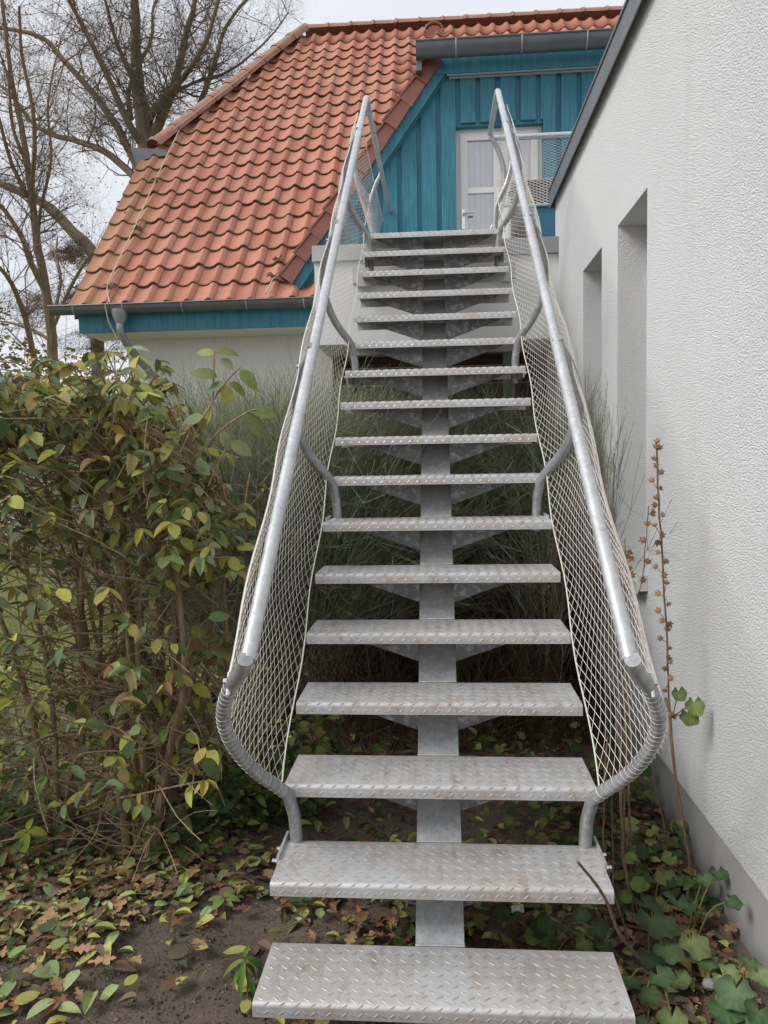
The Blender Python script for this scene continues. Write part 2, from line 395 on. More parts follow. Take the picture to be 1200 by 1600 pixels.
# roof body under the tiles
roof = MB()
o1 = Vector((0, 0, -.03))
def rp(X, Y, off=0.0): return Vector((X, Y, EZ+SL*(Y-EY)))+nrm*off
roof.poly([rp(XL+.03, EY+.03, -.03), rp(6, EY+.03, -.03), rp(6, RY, -.03), rp(-2.24, RY, -.03), rp(hipx(10.9)+.03, 10.93, -.03), rp(XL+.03, 10.72, -.03)], (0, 0, -.14))
roofo = hp(roof, 'roof', simple('roof_underlay', (.06, .035, .025), .9)); 
rb = MB(); rb.poly([Vector((XL+.03, 19-.1, 3.4)), Vector((6, 18.9, 3.4)), Vector((6, RY+.02, RZ-.05)), Vector((-2.24, RY+.02, RZ-.05)), Vector((XL+.1, 16.3, 6.2))], (0, 0, -.14))
hp(rb, 'rear_roof', TILE)
rh = MB(); rh.poly([rp(XL+.1, 10.80, -.05), rp(-2.26, RY, -.03), Vector((XL+.1, 16.4, 6.1))], (.05, 0, -.14)); hp(rh, 'hip_roof', TILE)
m = MB(); m.poly([(-3.66, 8.9, 3.1), (-3.66, 10.7, 5.8), (-3.66, 16.3, 5.8), (-3.66, 18, 3.1)], (.2, 0, 0)); hp(m, 'gable_wall', PLASTER_S)
# pantiles
def pantile():
    w_, Lg, n = .2345, .42, 10; v = []; f = []
    for yy, lift in ((0, .030), (Lg, .002)):
        for i in range(n+1):
            u = i/n
            z = -.020*math.sin(math.pi*u/.58) if u < .58 else .034*math.sin(math.pi*(u-.58)/.42)
            v.append((u*(w_+.012), yy-(.004 if False else 0), z+lift))
    k = n+1
    for i in range(n): f.append((i, i+1, k+i+1, k+i))
    b = len(v)
    for i in range(n+1): x, y, z = v[i]; v.append((x, y+.003, z-.021))
    for i in range(n): f.append((b+i, b+i+1, i+1, i))
    v += [(v[i][0], .20, v[i][2]-.021) for i in range(n+1)]; c = b+k
    for i in range(n): f.append((c+i, c+i+1, b+i+1, b+i))
    q = MB(); q.add(v, f); return q.mesh('tile', TILE, True)
tme = pantile()
tiles = []
gauge = .3455; nrow = 22
for r_ in range(nrow+1):
    sl_ = -.02+r_*gauge; P = Vector((0, EY, EZ))+dsl*sl_
    for c_ in range(32):
        X = XL+c_*.2345; Xc = X+.117
        Yc = P.y+.1; Zc = P.z+.1
        if Xc < hipx(Yc+.12)-.13: continue
        if P.y > RY-.22: continue
        if not (r_ <= 1 and X < -1.05) and Zc < 7.3 and Xc > vergex(min(Zc, GTOP+.3))-.06 and Zc > va[2]-.05: continue
        if X > 3.2: continue
        u_, v_ = px((Xc, P.y, P.z))
        vis = not (Xc > -.55 and Zc < 8.2) and not (u_ > 985)
        if (r_ <= 1 and X < -1.05) or not (Xc > vergex(min(Zc, GTOP))-.02 and Zc < GTOP) : tiles.append((P.y if vis else 99, X, P.y, P.z))
tiles.sort()
tR = Matrix(((1, 0, 0), (0, dsl.y, -dsl.z), (0, dsl.z, dsl.y))).to_4x4()
rest = []
for k, (d_, X, Y, Z) in enumerate(tiles):
    e_ = random.uniform(-.006, .008)
    M_ = Matrix.Translation(Vector((X, Y, Z))+Vector((0, 0, e_))) @ tR @ Matrix.Rotation(random.uniform(-.02, .02), 4, 'Z') @ Matrix.Rotation(random.uniform(-.02, .02), 4, 'Y')
    if k < 300:
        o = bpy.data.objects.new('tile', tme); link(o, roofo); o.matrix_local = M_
    else: rest.append(M_)
tv = np.array([v.co[:] for v in tme.vertices]); tf = [tuple(p.vertices) for p in tme.polygons]
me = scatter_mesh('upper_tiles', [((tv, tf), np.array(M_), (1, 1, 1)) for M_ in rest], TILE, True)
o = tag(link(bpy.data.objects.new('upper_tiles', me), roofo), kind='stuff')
# hip and ridge caps
def cap_mesh(L_, r=.10, mat=RIDGE):
    v = []; f = []; n = 8
    for yy, rr in ((0, r), (.05, r*1.1), (.055, r*.97), (L_, r*.9)):
        for i in range(n+1):
            a = math.pi*i/n; v.append((rr*math.cos(a), yy, rr*math.sin(a)*.85-.02))
    for j in range(3):
        for i in range(n): f.append((j*(n+1)+i, (j+1)*(n+1)+i, (j+1)*(n+1)+i+1, j*(n+1)+i+1))
    q = MB(); q.add(v, f); return q.mesh('ridge_tile', mat, True)
capm = cap_mesh(.44, .14)
def caps(a, b, n, parent):
    a = Vector(a); b = Vector(b); d = (b-a)/n
    y = d.normalized(); x = y.cross(Vector((0, 0, 1))).normalized(); z = x.cross(y)
    for i in range(n):
        o = bpy.data.objects.new('ridge_tile', capm); link(o, parent); p = a+d*i
        M_ = Matrix((( x.x, y.x, z.x, p.x), (x.y, y.y, z.y, p.y), (x.z, y.z, z.z, p.z+random.uniform(0, .006)), (0, 0, 0, 1)))
        M_ = M_ @ Matrix.Diagonal((1, d.length/.40, 1, 1)); o.matrix_local = M_
hipa = rp(hipx(10.93)-.06, 10.85, .05); hipb = rp(-2.24, RY, .06)
caps(hipa, hipb, 9, roofo); caps((-2.24, RY+.02, RZ+.05), (4.1, RY+.02, RZ+.05), 16, roofo)
m = MB(); q = rp(.02, RY-.25, .06); m.tube([(q.x+.16*math.cos(a), q.y, q.z+.15*math.sin(a)-.02) for a in np.linspace(0, math.pi, 9)], .02, 6)
m.tube([(q.x, q.y+.12, q.z-.06), (q.x, q.y-.02, q.z-.06)], .13, 12); hp(m, 'vent_tile', VERGE, roofo, True)
# small zinc gutter at the foot of the half hip
m = MB(); m.poly([tuple(at(x, y, Y=10.66)) for x, y in ((203, 230), (260, 234), (262, 243), (240, 245), (224, 250), (214, 258))], (0, 5.2, 0)); hp(m, 'hip_gutter', ZINC)
# eave gutter, brackets, fascia, soffit
m = MB(); gx0, gx1, gy, gz = -4.26, -.95, 8.24, 3.375; v = []
for xx in (gx0, gx1):
    for i in range(11):
        a = math.pi+math.pi*i/10; v.append((xx, gy+.075*math.cos(a), gz+.085*math.sin(a)))
m.add(v, [(i, i+1, i+12, i+11) for i in range(10)]); m.add(v[:11], [tuple(range(11))])
m.tube([(gx0, gy-.078, gz+.004), (gx1, gy-.078, gz+.004)], .010, 6)
gut = hp(m, 'gutter', ZINC, None, True)
for X in (-3.98, -3.42, -2.76, -2.05, -1.42):
    m = MB(); m.tube([(X, gy+.079*math.cos(a), gz+.089*math.sin(a)) for a in np.linspace(math.pi*.98, math.pi*1.8, 9)], .009, 5)
    hp(m, 'bracket', ZINC_L, gut, True)
m = MB(); m.box(-4.0, 0.2, 8.34, 8.37, 3.11, 3.33); m.box(-4.0, -3.97, 8.37, 8.85, 3.13, 3.33); hp(m, 'fascia', TEAL)
m = MB(); m.box(-3.97, .2, 8.372, 8.86, 3.10, 3.115); hp(m, 'soffit', WHITE)
# downpipe with funnel
m = MB(); fx = at(188, 505, Y=8.24)[0]
m.tube([(fx, gy, 3.33), (fx, gy, 3.27), (fx, gy, 3.18)], [.095, .085, .048], 12)
m.tube(pathw([(fx, gy, 3.2), (fx, gy, 3.10), (fx+.03, gy+.10, 2.96), (fx+.09, gy+.32, 2.80), (fx+.12, 8.76, 2.68), (fx+.12, 8.78, 2.4), (fx+.12, 8.78, .05)], 3), .042, 12)
hp(m, 'downpipe', ZINC_L, None, True)
# ---- cross gable with teal boards
GY = 8.52
gab = MB(); hb = va[2]-.4
def inner(X, off=0.0): return min(GTOP-.15, vergez(X)-off)
fl = vergex(3.2)
gab.poly([(fl, GY+.03, 3.0), (3.6, GY+.03, 3.0), (3.6, GY+.03, GTOP-.1), (vergex(GTOP-.1), GY+.03, GTOP-.1), (fl, GY+.03, 3.2)], (0, .05, 0))
doorL = at(712, 203, Y=GY)[0]; doorR = at(849, 203, Y=GY)[0]; doorT = at(780, 189, Y=GY)[2]; FLOOR = 3.30
# cut the backing sheet around the door: build it from three pieces instead
gab = MB()
def zt(X): return min(GTOP-.1, vergez(X)-.1)
gab.poly([(fl+.1, GY+.03, 3.38), (doorL, GY+.03, 3.1), (doorL, GY+.03, GTOP-.1), (vergex(GTOP-.1)+.05, GY+.03, GTOP-.1), (fl+.1, GY+.03, 3.42)], (0, .05, 0))
gab.box(doorR, 3.6, GY+.03, GY+.08, 3.0, GTOP-.1); gab.box(doorL, doorR, GY+.03, GY+.08, doorT+.02, GTOP-.1)
gfront = hp(gab, 'gable_front', TEAL)
pitch = .2155; X = doorL-.162-pitch*7
while X < 3.3:
    x0, x1 = X, X+.162; zb = 3.25
    if x1 > doorL+.01 and x0 < doorR-.01:
        zb = doorT
        segs = [(x0, x1, zb)]
        if x1 > doorR+.03: segs = [(x0, doorR, zb), (doorR, x1, 3.25)]
    else: segs = [(x0, x1, 3.42 if x0 < -.95 else 3.25)]
    for (p, q, zb) in segs:
        za, zc = zt(p)-.02, zt(q)-.02
        if za < zb+.05: 
            if zc < zb+.1: continue
            za = zb
        m = MB(); 
        pts = [(p, GY, zb), (q, GY, zb), (q, GY, zc), (p, GY, za)]
        if za < GTOP-.13 < zc+.001 and vergex(GTOP-.1)+.05 < q:
            pts = [(p, GY, zb), (q, GY, zb), (q, GY, zc), (min(q, max(p, vergex(GTOP))), GY, zc), (p, GY, za)]
        m.poly(pts, (0, .028, 0)); hp(m, 'board', TEAL, gfront)
    X += pitch
# barge board, verge tiles
dv = (Vector((vb[0], 0, vb[2]))-Vector((va[0], 0, va[2]))).normalized(); pv = Vector((dv.z, 0, -dv.x))   # points down-right
m = MB(); A = Vector((va[0]-.06*dv.x, VY+.03, va[2]-.06*dv.z)); B = Vector((vb[0], VY+.03, vb[2]))
m.poly([A+pv*.035, B+pv*.035-dv*.02, B+pv*.16+dv*.06, A+pv*.16], (0, .03, 0)); hp(m, 'barge_board', TEAL)
m = MB(); m.poly([A+pv*.15, B+pv*.15, B+pv*.165, A+pv*.165], (0, .36, 0)); hp(m, 'barge_soffit', TEAL)
nv = 10; Lv = (B-A).length
for i in range(nv):
    p0 = A+(B-A)*(i/nv); p1 = A+(B-A)*((i+1.06)/nv)
    m = MB(); y0 = VY-.012-.006*(i % 2)
    w0, w1 = -.075, .055
    v = [p0+pv*(w0-.03), p0+pv*w1, p1+pv*(w1-.012), p1+pv*(w0-.0)]
    m.poly([(q.x, y0+(.012 if j > 1 else 0), q.z) for j, q in enumerate(v)], (0, .03, 0))
    m.poly([(q.x, y0-.004, q.z) for q in (p0+pv*(w0-.055), p0+pv*(w0-.032), p1+pv*(w0-.01), p1+pv*(w0-.03))], (0, .34, 0))
    hp(m, 'verge_tile', VERGE)
# left slope and low roof of the cross gable
m = MB()
def mainY(z): return EY+(z-EZ)/SL
m.poly([(va[0]-.06, VY, va[2]+.02), (vb[0]-.06, VY, vb[2]+.02), (vb[0]-.06, mainY(vb[2])+.1, vb[2]+.02), (va[0]-.06, mainY(va[2])+.1, va[2]+.02)], (.05, 0, -.035))
hp(m, 'dormer_slope', TILE)
m = MB(); m.poly([(vb[0]-.1, 8.45, GTOP+.1), (4.6, 8.45, GTOP+.1), (4.6, 12.3, GTOP+.1+3.85*.42), (vb[0]-.1, 12.3, GTOP+.1+3.85*.42)], (0, 0, -.05)); hp(m, 'dormer_roof', TILE)
# upper fascia + gutter
ug0 = at(650, 76, Y=8.36)[0]; ugz = at(800, 66, Y=8.28)[2]
m = MB(); zb_ = at(800, 108, Y=VY)[2]; m.box(vb[0]-.02, 4.2, VY+.02, VY+.06, zb_, ugz-.02); uf = hp(m, 'upper_fascia', TEAL)
m = MB(); m.box(vb[0]+.12, 4.2, VY+.061, GY, zb_-.02, zb_+.0); hp(m, 'upper_soffit', COPING)
m = MB(); m.box(vb[0]+.10, 4.2, VY+.03, VY+.055, zb_-.018, zb_-.001); hp(m, 'trim_strip', ZINC_L)
m = MB(); v = []
for xx in (ug0, 4.4):
    for i in range(11):
        a = math.pi+math.pi*i/10; v.append((xx, 8.28+.10*math.cos(a), ugz+.02+.135*math.sin(a)))
m.add(v, [(i, i+1, i+12, i+11) for i in range(10)]); m.add(v[:11], [tuple(range(11))]); m.tube([(ug0, 8.18, ugz+.02), (4.4, 8.18, ugz+.02)], .012, 6)
m.box(ug0, ug0+.06, 8.30, 8.60, ugz-.22, ugz+.0)
ug = hp(m, 'upper_gutter', ZINC, None, True)
for X in (at(712, 60, Y=8.3)[0], at(814, 60, Y=8.3)[0], at(915, 50, Y=8.3)[0]):
    m = MB(); m.tube([(X, 8.28+.104*math.cos(a), ugz+.02+.139*math.sin(a)) for a in np.linspace(math.pi, math.pi*1.7, 8)], .010, 5); hp(m, 'bracket', ZINC_L, ug, True)
# lead apron where the verge meets the tiles
m = MB(); q = at(462, 437, Y=8.5); m.poly([rp(va[0]-.15, EY+.30, .06), rp(va[0]+.5, EY+.30, .05), rp(va[0]+.5, EY+.48, .06), rp(va[0]+.02, EY+.42, .07)], (0, 0, .012)); hp(m, 'lead_flashing', COPING)
# double door
dy = GY+.10
door = MB(); zs = FLOOR
fwd = .065
def ring(mb, x0, x1, z0, z1, w_, y0, y1):
    mb.box(x0, x1, y0, y1, z1-w_, z1); mb.box(x0, x1, y0, y1, z0, z0+w_); mb.box(x0, x0+w_, y0, y1, z0+w_, z1-w_); mb.box(x1-w_, x1, y0, y1, z0+w_, z1-w_)
DT = at(780, 200, Y=dy)[2]
ring(door, doorL+.002, doorR-.002, zs, DT, .05, dy, dy+.07)
m_ = MB(); m_.box(doorL, doorR, GY+.03, dy+.1, DT+.001, doorT+.02); hp(m_, 'door_reveal', TEAL)
doorp = hp(door, 'door', WHITE)
xm = at(782, 250, Y=dy)[0]
for (x0, x1) in ((doorL+.05, xm), (xm+.004, doorR-.05)):
    m = MB(); ring(m, x0, x1, zs+.05, DT-.05, .075, dy-.02, dy+.03)
    zm = at(750, 298, Y=dy)[2]; m.box(x0+.075, x1-.075, dy-.015, dy+.025, zm-.03, zm+.03); hp(m, 'door_leaf', WHITE, doorp)
    m = MB(); m.box(x0+.075, x1-.075, dy+.004, dy+.010, zs+.12, DT-.12); hp(m, 'pane', GLASS, doorp)
m = MB(); hx = at(724, 336, Y=dy)[0]; hz = at(724, 336, Y=dy)[2]
m.box(hx-.018, hx+.018, dy-.03, dy-.02, hz-.16, hz+.05); m.cyl((hx, dy-.03, hz), (hx, dy-.075, hz), .012); m.cyl((hx-.01, dy-.07, hz), (hx+.11, dy-.07, hz+.004), .011)
hp(m, 'door_handle', BOLT, doorp)
m = MB(); n_ = 70
vv = [(doorL+.05+(doorR-doorL-.1)*i/n_, dy+.09+.022*math.sin(i*1.1)+.012*math.sin(i*2.7+1), z) for z in (zs, DT) for i in range(n_+1)]
m.add(vv, [(i, i+1, i+n_+2, i+n_+1) for i in range(n_)]); hp(m, 'curtain', CURTAIN, doorp, True)
m = MB(); m.box(doorL-.3, doorR+.3, dy+.16, dy+.2, zs-.1, DT+.3); hp(m, 'dark_room', DARKIN)
# conductor wires with clamps
def onroof(x, y, off=.08):
    d = FW*F+R2*(x-600)+U2*(800-y); n3 = np.array([0, -SL, 1.0]); e = np.array([XL, EY, EZ]); t = ((e-CAM)@n3)/(d@n3)
    return Vector(CAM+d*t)+nrm*off
m = MB(); pts = [onroof(*q) for q in ((175, 482), (171, 465), (172, 452), (213, 365), (246, 290), (262, 255), (286, 205))]
m.tube(pts, .008, 5); m.tube([hipa+(hipb-hipa)*.08+Vector((.13, -.12, .03)), hipa+(hipb-hipa)*.5+Vector((.13, -.12, .03)), hipb+Vector((.05, -.12, .05))], .008, 5)
m.tube([onroof(172, 482), (pts[0].x, 8.14, 3.36), (pts[0].x+.02, 8.16, 3.2), (fx-.02, 8.2, 3.0)], .006, 5)
hp(m, 'lightning_wire', WIREY, roofo)
m = MB(); m.tube([onroof(418, 468), onroof(428, 446), onroof(436, 440), onroof(455, 425), onroof(500, 368)], .007, 5); hp(m, 'lightning_wire', WIREY, roofo)
for q in ((172, 455), (213, 365), (246, 290), (430, 438), (437, 412)):
    p = onroof(*q, .055); m = MB()
    for k in range(7): a = random.uniform(0, 6.3); m.tube([p, p+Vector((math.cos(a)*.05, math.sin(a)*.03, random.uniform(0, .05))), p+Vector((math.cos(a)*.09, math.sin(a)*.05, random.uniform(-.02, .02)))], .009, 4)
    hp(m, 'wire_clamp', BARK, roofo)
# ================================================================ TERRACE (flat-roofed annex)
ann = tag(empty('terrace_annex', (0, 7, 0)), 'flat-roofed white annex whose terrace the stair reaches, under the teal gable', 'terrace')
def ap(mb, name, mat, parent=None, smooth=False):
    o = mb.obj(name, mat, None, smooth); o.parent = parent or ann
    if parent is None: o.location = (0, -7, 0)
    return o
TX0 = -.955; TY = 5.95
m = MB(); m.box(TX0+.012, .935, TY, GY+.02, 2.53, 3.165); ap(m, 'wall', PLASTER_S)
m = MB(); m.box(.935, 3.3, 6.12, GY+.02, 2.53, 3.165); ap(m, 'deck', PLASTER_S)
m = MB(); m.box(TX0, -.50, TY-.03, TY+.25, 3.166, 3.285); ap(m, 'coping', COPING)
m = MB(); m.box(-.497, .47, TY-.001, TY+.25, 3.166, 3.262); ap(m, 'coping', COPING)
m = MB(); m.box(.473, .93, TY-.03, TY+.25, 3.166, 3.285); ap(m, 'coping', ZINC_L)
m = MB(); m.box(TX0+.01, 3.3, TY+.251, GY, 3.166, 3.245); ap(m, 'deck_floor', COPING)
m = MB(); m.box(-.64, .60, TY-.05, TY-.002, 2.985, 3.10); m.box(-.60, -.53, TY-.09, TY-.05, 2.95, 3.06); m.box(.50, .57, TY-.09, TY-.05, 2.95, 3.06); ap(m, 'mounting_ledge', COPING)
bz = 0.0; bi = 0
while bz < 2.5:
    m = MB(); m.box(TX0+.05, .95, 6.70+random.uniform(0, .01), 6.735, bz+.004, bz+.147); o = ap(m, 'board', BOARD); bz += .152
m = MB(); m.box(.52, .60, 6.05, 6.13, 0, 2.53); ap(m, 'post', simple('mossy_post', (.10, .12, .075), .9, 0, .3, 6))
m = MB(); m.box(TX0+.05, TX0+.13, 6.60, 6.68, 0, 2.53); ap(m, 'post', BOARD)
# things on the terrace
tb = tag(empty('plastic_tub', (1.05, 6.9, 3.246)), 'blue plastic tub on the terrace floor beside the white wall corner', 'tub')
m = MB(); v = []; 
for z, k in ((0, .86), (.52, 1.0), (.52, .93), (.02, .8)):
    for sx, sy in ((-1, -1), (1, -1), (1, 1), (-1, 1)): v.append((sx*.24*k, sy*.17*k, z))
m.add(v, [(3, 2, 1, 0)]+[(i*4+j, i*4+(j+1) % 4, (i+1)*4+(j+1) % 4, (i+1)*4+j) for i in range(3) for j in range(4)]+[(12, 13, 14, 15)]); m.obj('body', BLUE, tb)
m = MB(); 
for a_, b_ in (((-.25, -.18), (.25, -.18)), ((.25, -.18), (.25, .18)), ((.25, .18), (-.25, .18)), ((-.25, .18), (-.25, -.18))): m.bar((*a_, .525), (*b_, .525), .03, .022)
m.obj('rim', BLUE, tb)
bk = tag(empty('planter_basket', (1.02, 7.3, 3.246)), 'black box standing behind the wire mesh of the terrace railing', 'box')
m = MB(); m.box(-.30, .30, -.15, .15, .02, .86); m.obj('body', BLACKBOX, bk)
m = MB(); m.box(-.32, .32, -.17, .17, .861, .89); m.obj('lid', BLACKBOX, bk)
for sx in (-1, 1):
    m = MB(); m.box(sx*.24-.03, sx*.24+.03, -.12, .12, 0, .019); m.obj('foot', BLACKBOX, bk)
# ================================================================ RIGHT-HAND BUILDING
XW = .93
rbld = tag(empty('rendered_building', (2.5, 3, 0)), 'white roughcast building with grey plinth and narrow windows right of the stair', 'building')
def bp(mb, name, mat, parent=None, smooth=False):
    o = mb.obj(name, mat, None, smooth); o.parent = parent or rbld
    if parent is None: o.location = (-2.5, -3, 0)
    return o
Y1 = 6.09; ZT = 3.64
wins = [(3.48, 4.03), (4.41, 4.96)]; WZ0, WZ1 = 1.07, 2.79
m = MB(); ycur = -3
for (a, b) in wins:
    m.box(XW, XW+.4, ycur, a, .33, ZT); m.box(XW, XW+.4, a, b, .33, WZ0-.03); m.box(XW, XW+.4, a, b, WZ1, ZT); ycur = b
m.box(XW, XW+.4, ycur, Y1, .33, ZT); m.box(XW+.4, 6, Y1-.4, Y1, .33, ZT); m.box(XW+.4, 6, -3, -2.6, .33, ZT); m.box(5.6, 6, -2.6, Y1-.4, .33, ZT)
bp(m, 'wall', PLASTER)
m = MB(); m.box(XW+.03, 5.9, -2.9, Y1-.03, -.3, .329); bp(m, 'plinth', PLINTH)
m = MB(); m.box(XW-.035, 6.1, -3.1, Y1+.035, ZT+.001, ZT+.045); bp(m, 'roof', DARKZ)
m = MB(); m.box(XW-.042, XW-.036, -3.1, Y1+.04, ZT-.085, ZT+.05); m.box(XW-.036, 6.1, Y1+.036, Y1+.042, ZT-.085, ZT+.05); m.box(XW-.05, XW-.043, -3.1, Y1+.04, ZT+.04, ZT+.055); bp(m, 'parapet_flashing', simple('lead_grey_sheet', (.20, .215, .23), .5, .4, .2, 5))
for (a, b) in wins:
    w_ = MB(); y0, y1 = a+.002, b-.002
    for (p, q, r, s) in ((y0, y1, WZ1-.07, WZ1-.002), (y0, y1, WZ0+.0, WZ0+.07), (y0, y0+.06, WZ0+.07, WZ1-.07), (y1-.06, y1, WZ0+.07, WZ1-.07)): w_.box(XW+.175, XW+.24, p, q, r, s)
    wo_ = bp(w_, 'window', WHITE)
    g = MB(); g.box(XW+.205, XW+.212, y0+.06, y1-.06, WZ0+.07, WZ1-.07); bp(g, 'pane', GLASS, wo_)
    g = MB(); g.box(XW+.30, XW+.32, y0, y1, WZ0, WZ1); bp(g, 'blind', CURTAIN, wo_)
    sm = MB(); sm.poly([(XW-.045, a-.03, WZ0-.045), (XW+.175, a-.03, WZ0-.012), (XW+.175, a-.03, WZ0-.0), (XW-.045, a-.03, WZ0-.022)], (0, b-a+.02, 0))
    sm.box(XW-.05, XW-.040, a-.035, b-.02, WZ0-.075, WZ0-.02); sm.box(XW-.04, XW-.001, a-.045, a-.032, WZ0-.06, WZ0+.012)
    bp(sm, 'sill', simple('aluminium_sill', (.60, .60, .585), .45, .3, .08), wo_)
# ================================================================ THE STAIR
CX = -.014; D0, G, R_, TD = 1.891, .2363, .1944, .257; Z0 = .18; NT = 17
stair = tag(empty('steel_staircase', (CX, 2, 0)), 'galvanised steel stair with checker-plate treads climbing to the terrace', 'staircase')
OFF = Vector((-CX, -2, 0))
def sp(mb, name, mat, parent=None, smooth=False, kind=None):
    o = mb.obj(name, mat, None, smooth, kind); o.parent = parent or stair
    if parent is None: o.location = OFF
    return o
# tread cross-section
def tread_mesh():
    rn = .013; lip = .040; th = .005
    outer = [(TD, -.045), (TD, -.004), (TD-.004, 0.0)]+[(rn-rn*math.sin(a), -rn+rn*math.cos(a)) for a in np.linspace(0, math.pi/2, 6)]+[(0, -lip)]
    inner_ = [(TD-th, -.045), (TD-th, -th), (rn, -th), (th, -rn), (th, -lip)]
    # resample inner to the outer count
    idx = [0, 1, 1, 2, 2, 2, 3, 3, 3, 4]; inn = [inner_[i] for i in idx]
    n = len(outer); m = MB(); v = []
    for X in (-.5, .5):
        v += [(X, y, z) for y, z in outer]; v += [(X, y, z-(.0001*i if 0 else 0)) for i, (y, z) in enumerate(inn)]
    f = []
    for i in range(n-1):
        f.append((i, i+1, 2*n+i+1, 2*n+i)); f.append((n+i+1, n+i, 3*n+i, 3*n+i+1))
        f.append((i+1, i, n+i, n+i+1)); f.append((2*n+i, 2*n+i+1, 3*n+i+1, 3*n+i))
    f.append((0, 2*n, 3*n, n)); f.append((n-1, 2*n-1, 4*n-1, 3*n-1))
    m.add(v, f); me = m.mesh('tread', G_TREAD, True); return me
TM = tread_mesh()
def rib_mesh():
    m = MB(); s = .021
    def rib(c, ax, ay, nz, L_=.030, w_=.0092, h=.0024):
        c = Vector(c); a = Vector(ax); b = Vector(ay); z = Vector(nz)*h
        v = [c-a*L_/2, c-a*L_/5-b*w_/2, c+a*L_/5-b*w_/2, c+a*L_/2, c+a*L_/5+b*w_/2, c-a*L_/5+b*w_/2, c-a*L_*.22+z, c+a*L_*.22+z]
        v = [q-Vector(nz)*.0003 for q in v]
        m.add(v, [(0, 1, 6), (1, 2, 7, 6), (2, 3, 7), (3, 4, 7), (4, 5, 6, 7), (5, 0, 6)])
    for i in range(47):
        for j in range(12):
            x = -.5+.016+i*s; y = .020+j*s
            if y > TD-.012 or (i+j) % 2: continue
            a = math.radians(40 if i % 2 else -40); rib((x, y, 0), (math.cos(a), math.sin(a), 0), (-math.sin(a), math.cos(a), 0), (0, 0, 1))
        x = -.5+.016+i*s
        a = math.radians(42 if i % 2 else -42); zc = -.026
        rib((x, 0, zc), (math.cos(a), 0, math.sin(a)), (math.sin(a), 0, -math.cos(a)), (0, -1, 0), .022, .007, .002)
        if i % 2: rib((x, .0035, -.0035), (math.cos(a), .5*math.sin(a), .5*math.sin(a)), (-.7*math.sin(a), .5, -.5), (0, -.7, .7), .022, .007, .002)
    return m.mesh('raised_pattern', simple('worn_rib_zinc', (.47, .455, .43), .36, .55, .35, 30), False)
RM = rib_mesh()
m = MB(); m.poly([(.0726, .14, -.0055), (.44, .14, -.0055), (.40, .14, -.03), (.0726, .14, -.145)], (0, .008, 0)); WR = m.mesh('wing_bracket', G_SHADED)
m = MB(); m.poly([(-.0726, .14, -.0055), (-.44, .14, -.0055), (-.40, .14, -.03), (-.0726, .14, -.145)], (0, .008, 0)); WL = m.mesh('wing_bracket', G_SHADED)
for k in range(NT):
    o = bpy.data.objects.new('tread', TM); link(o, stair); o.location = Vector((CX, D0+k*G, Z0+k*R_))+OFF
    q = bpy.data.objects.new('raised_pattern', RM); link(q, o); q['kind'] = 'stuff'
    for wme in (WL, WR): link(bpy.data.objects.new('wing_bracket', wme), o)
# stringer: box whose upper face meets every tread's back edge
m = MB(); yb0 = D0+TD-G*.85; zb0 = Z0-R_*.85; ye = D0+TD+(NT-1)*G; ze = Z0+(NT-1)*R_-.002
hw = .0725; dn = .20
ys0 = D0+TD-Z0/ (R_/G)
prof = [(ys0-.0, -.02), (ye, ze-.004), (ye, ze-.26), (ys0+.30, -.02)]
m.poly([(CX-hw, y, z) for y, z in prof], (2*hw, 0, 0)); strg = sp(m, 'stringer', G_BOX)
m = MB(); m.box(CX-.13, CX+.13, D0-.02, D0+.36, -.03, .012); sp(m, 'base_plate', G_BOX)
for k in range(NT):
    m = MB(); yk = D0+TD+k*G+.002; zk = Z0+k*R_; m.tube([(CX-hw, yk, zk+.001), (CX+hw, yk, zk+.002)], .0035, 5); sp(m, 'weld_seam', G_BOX, strg)
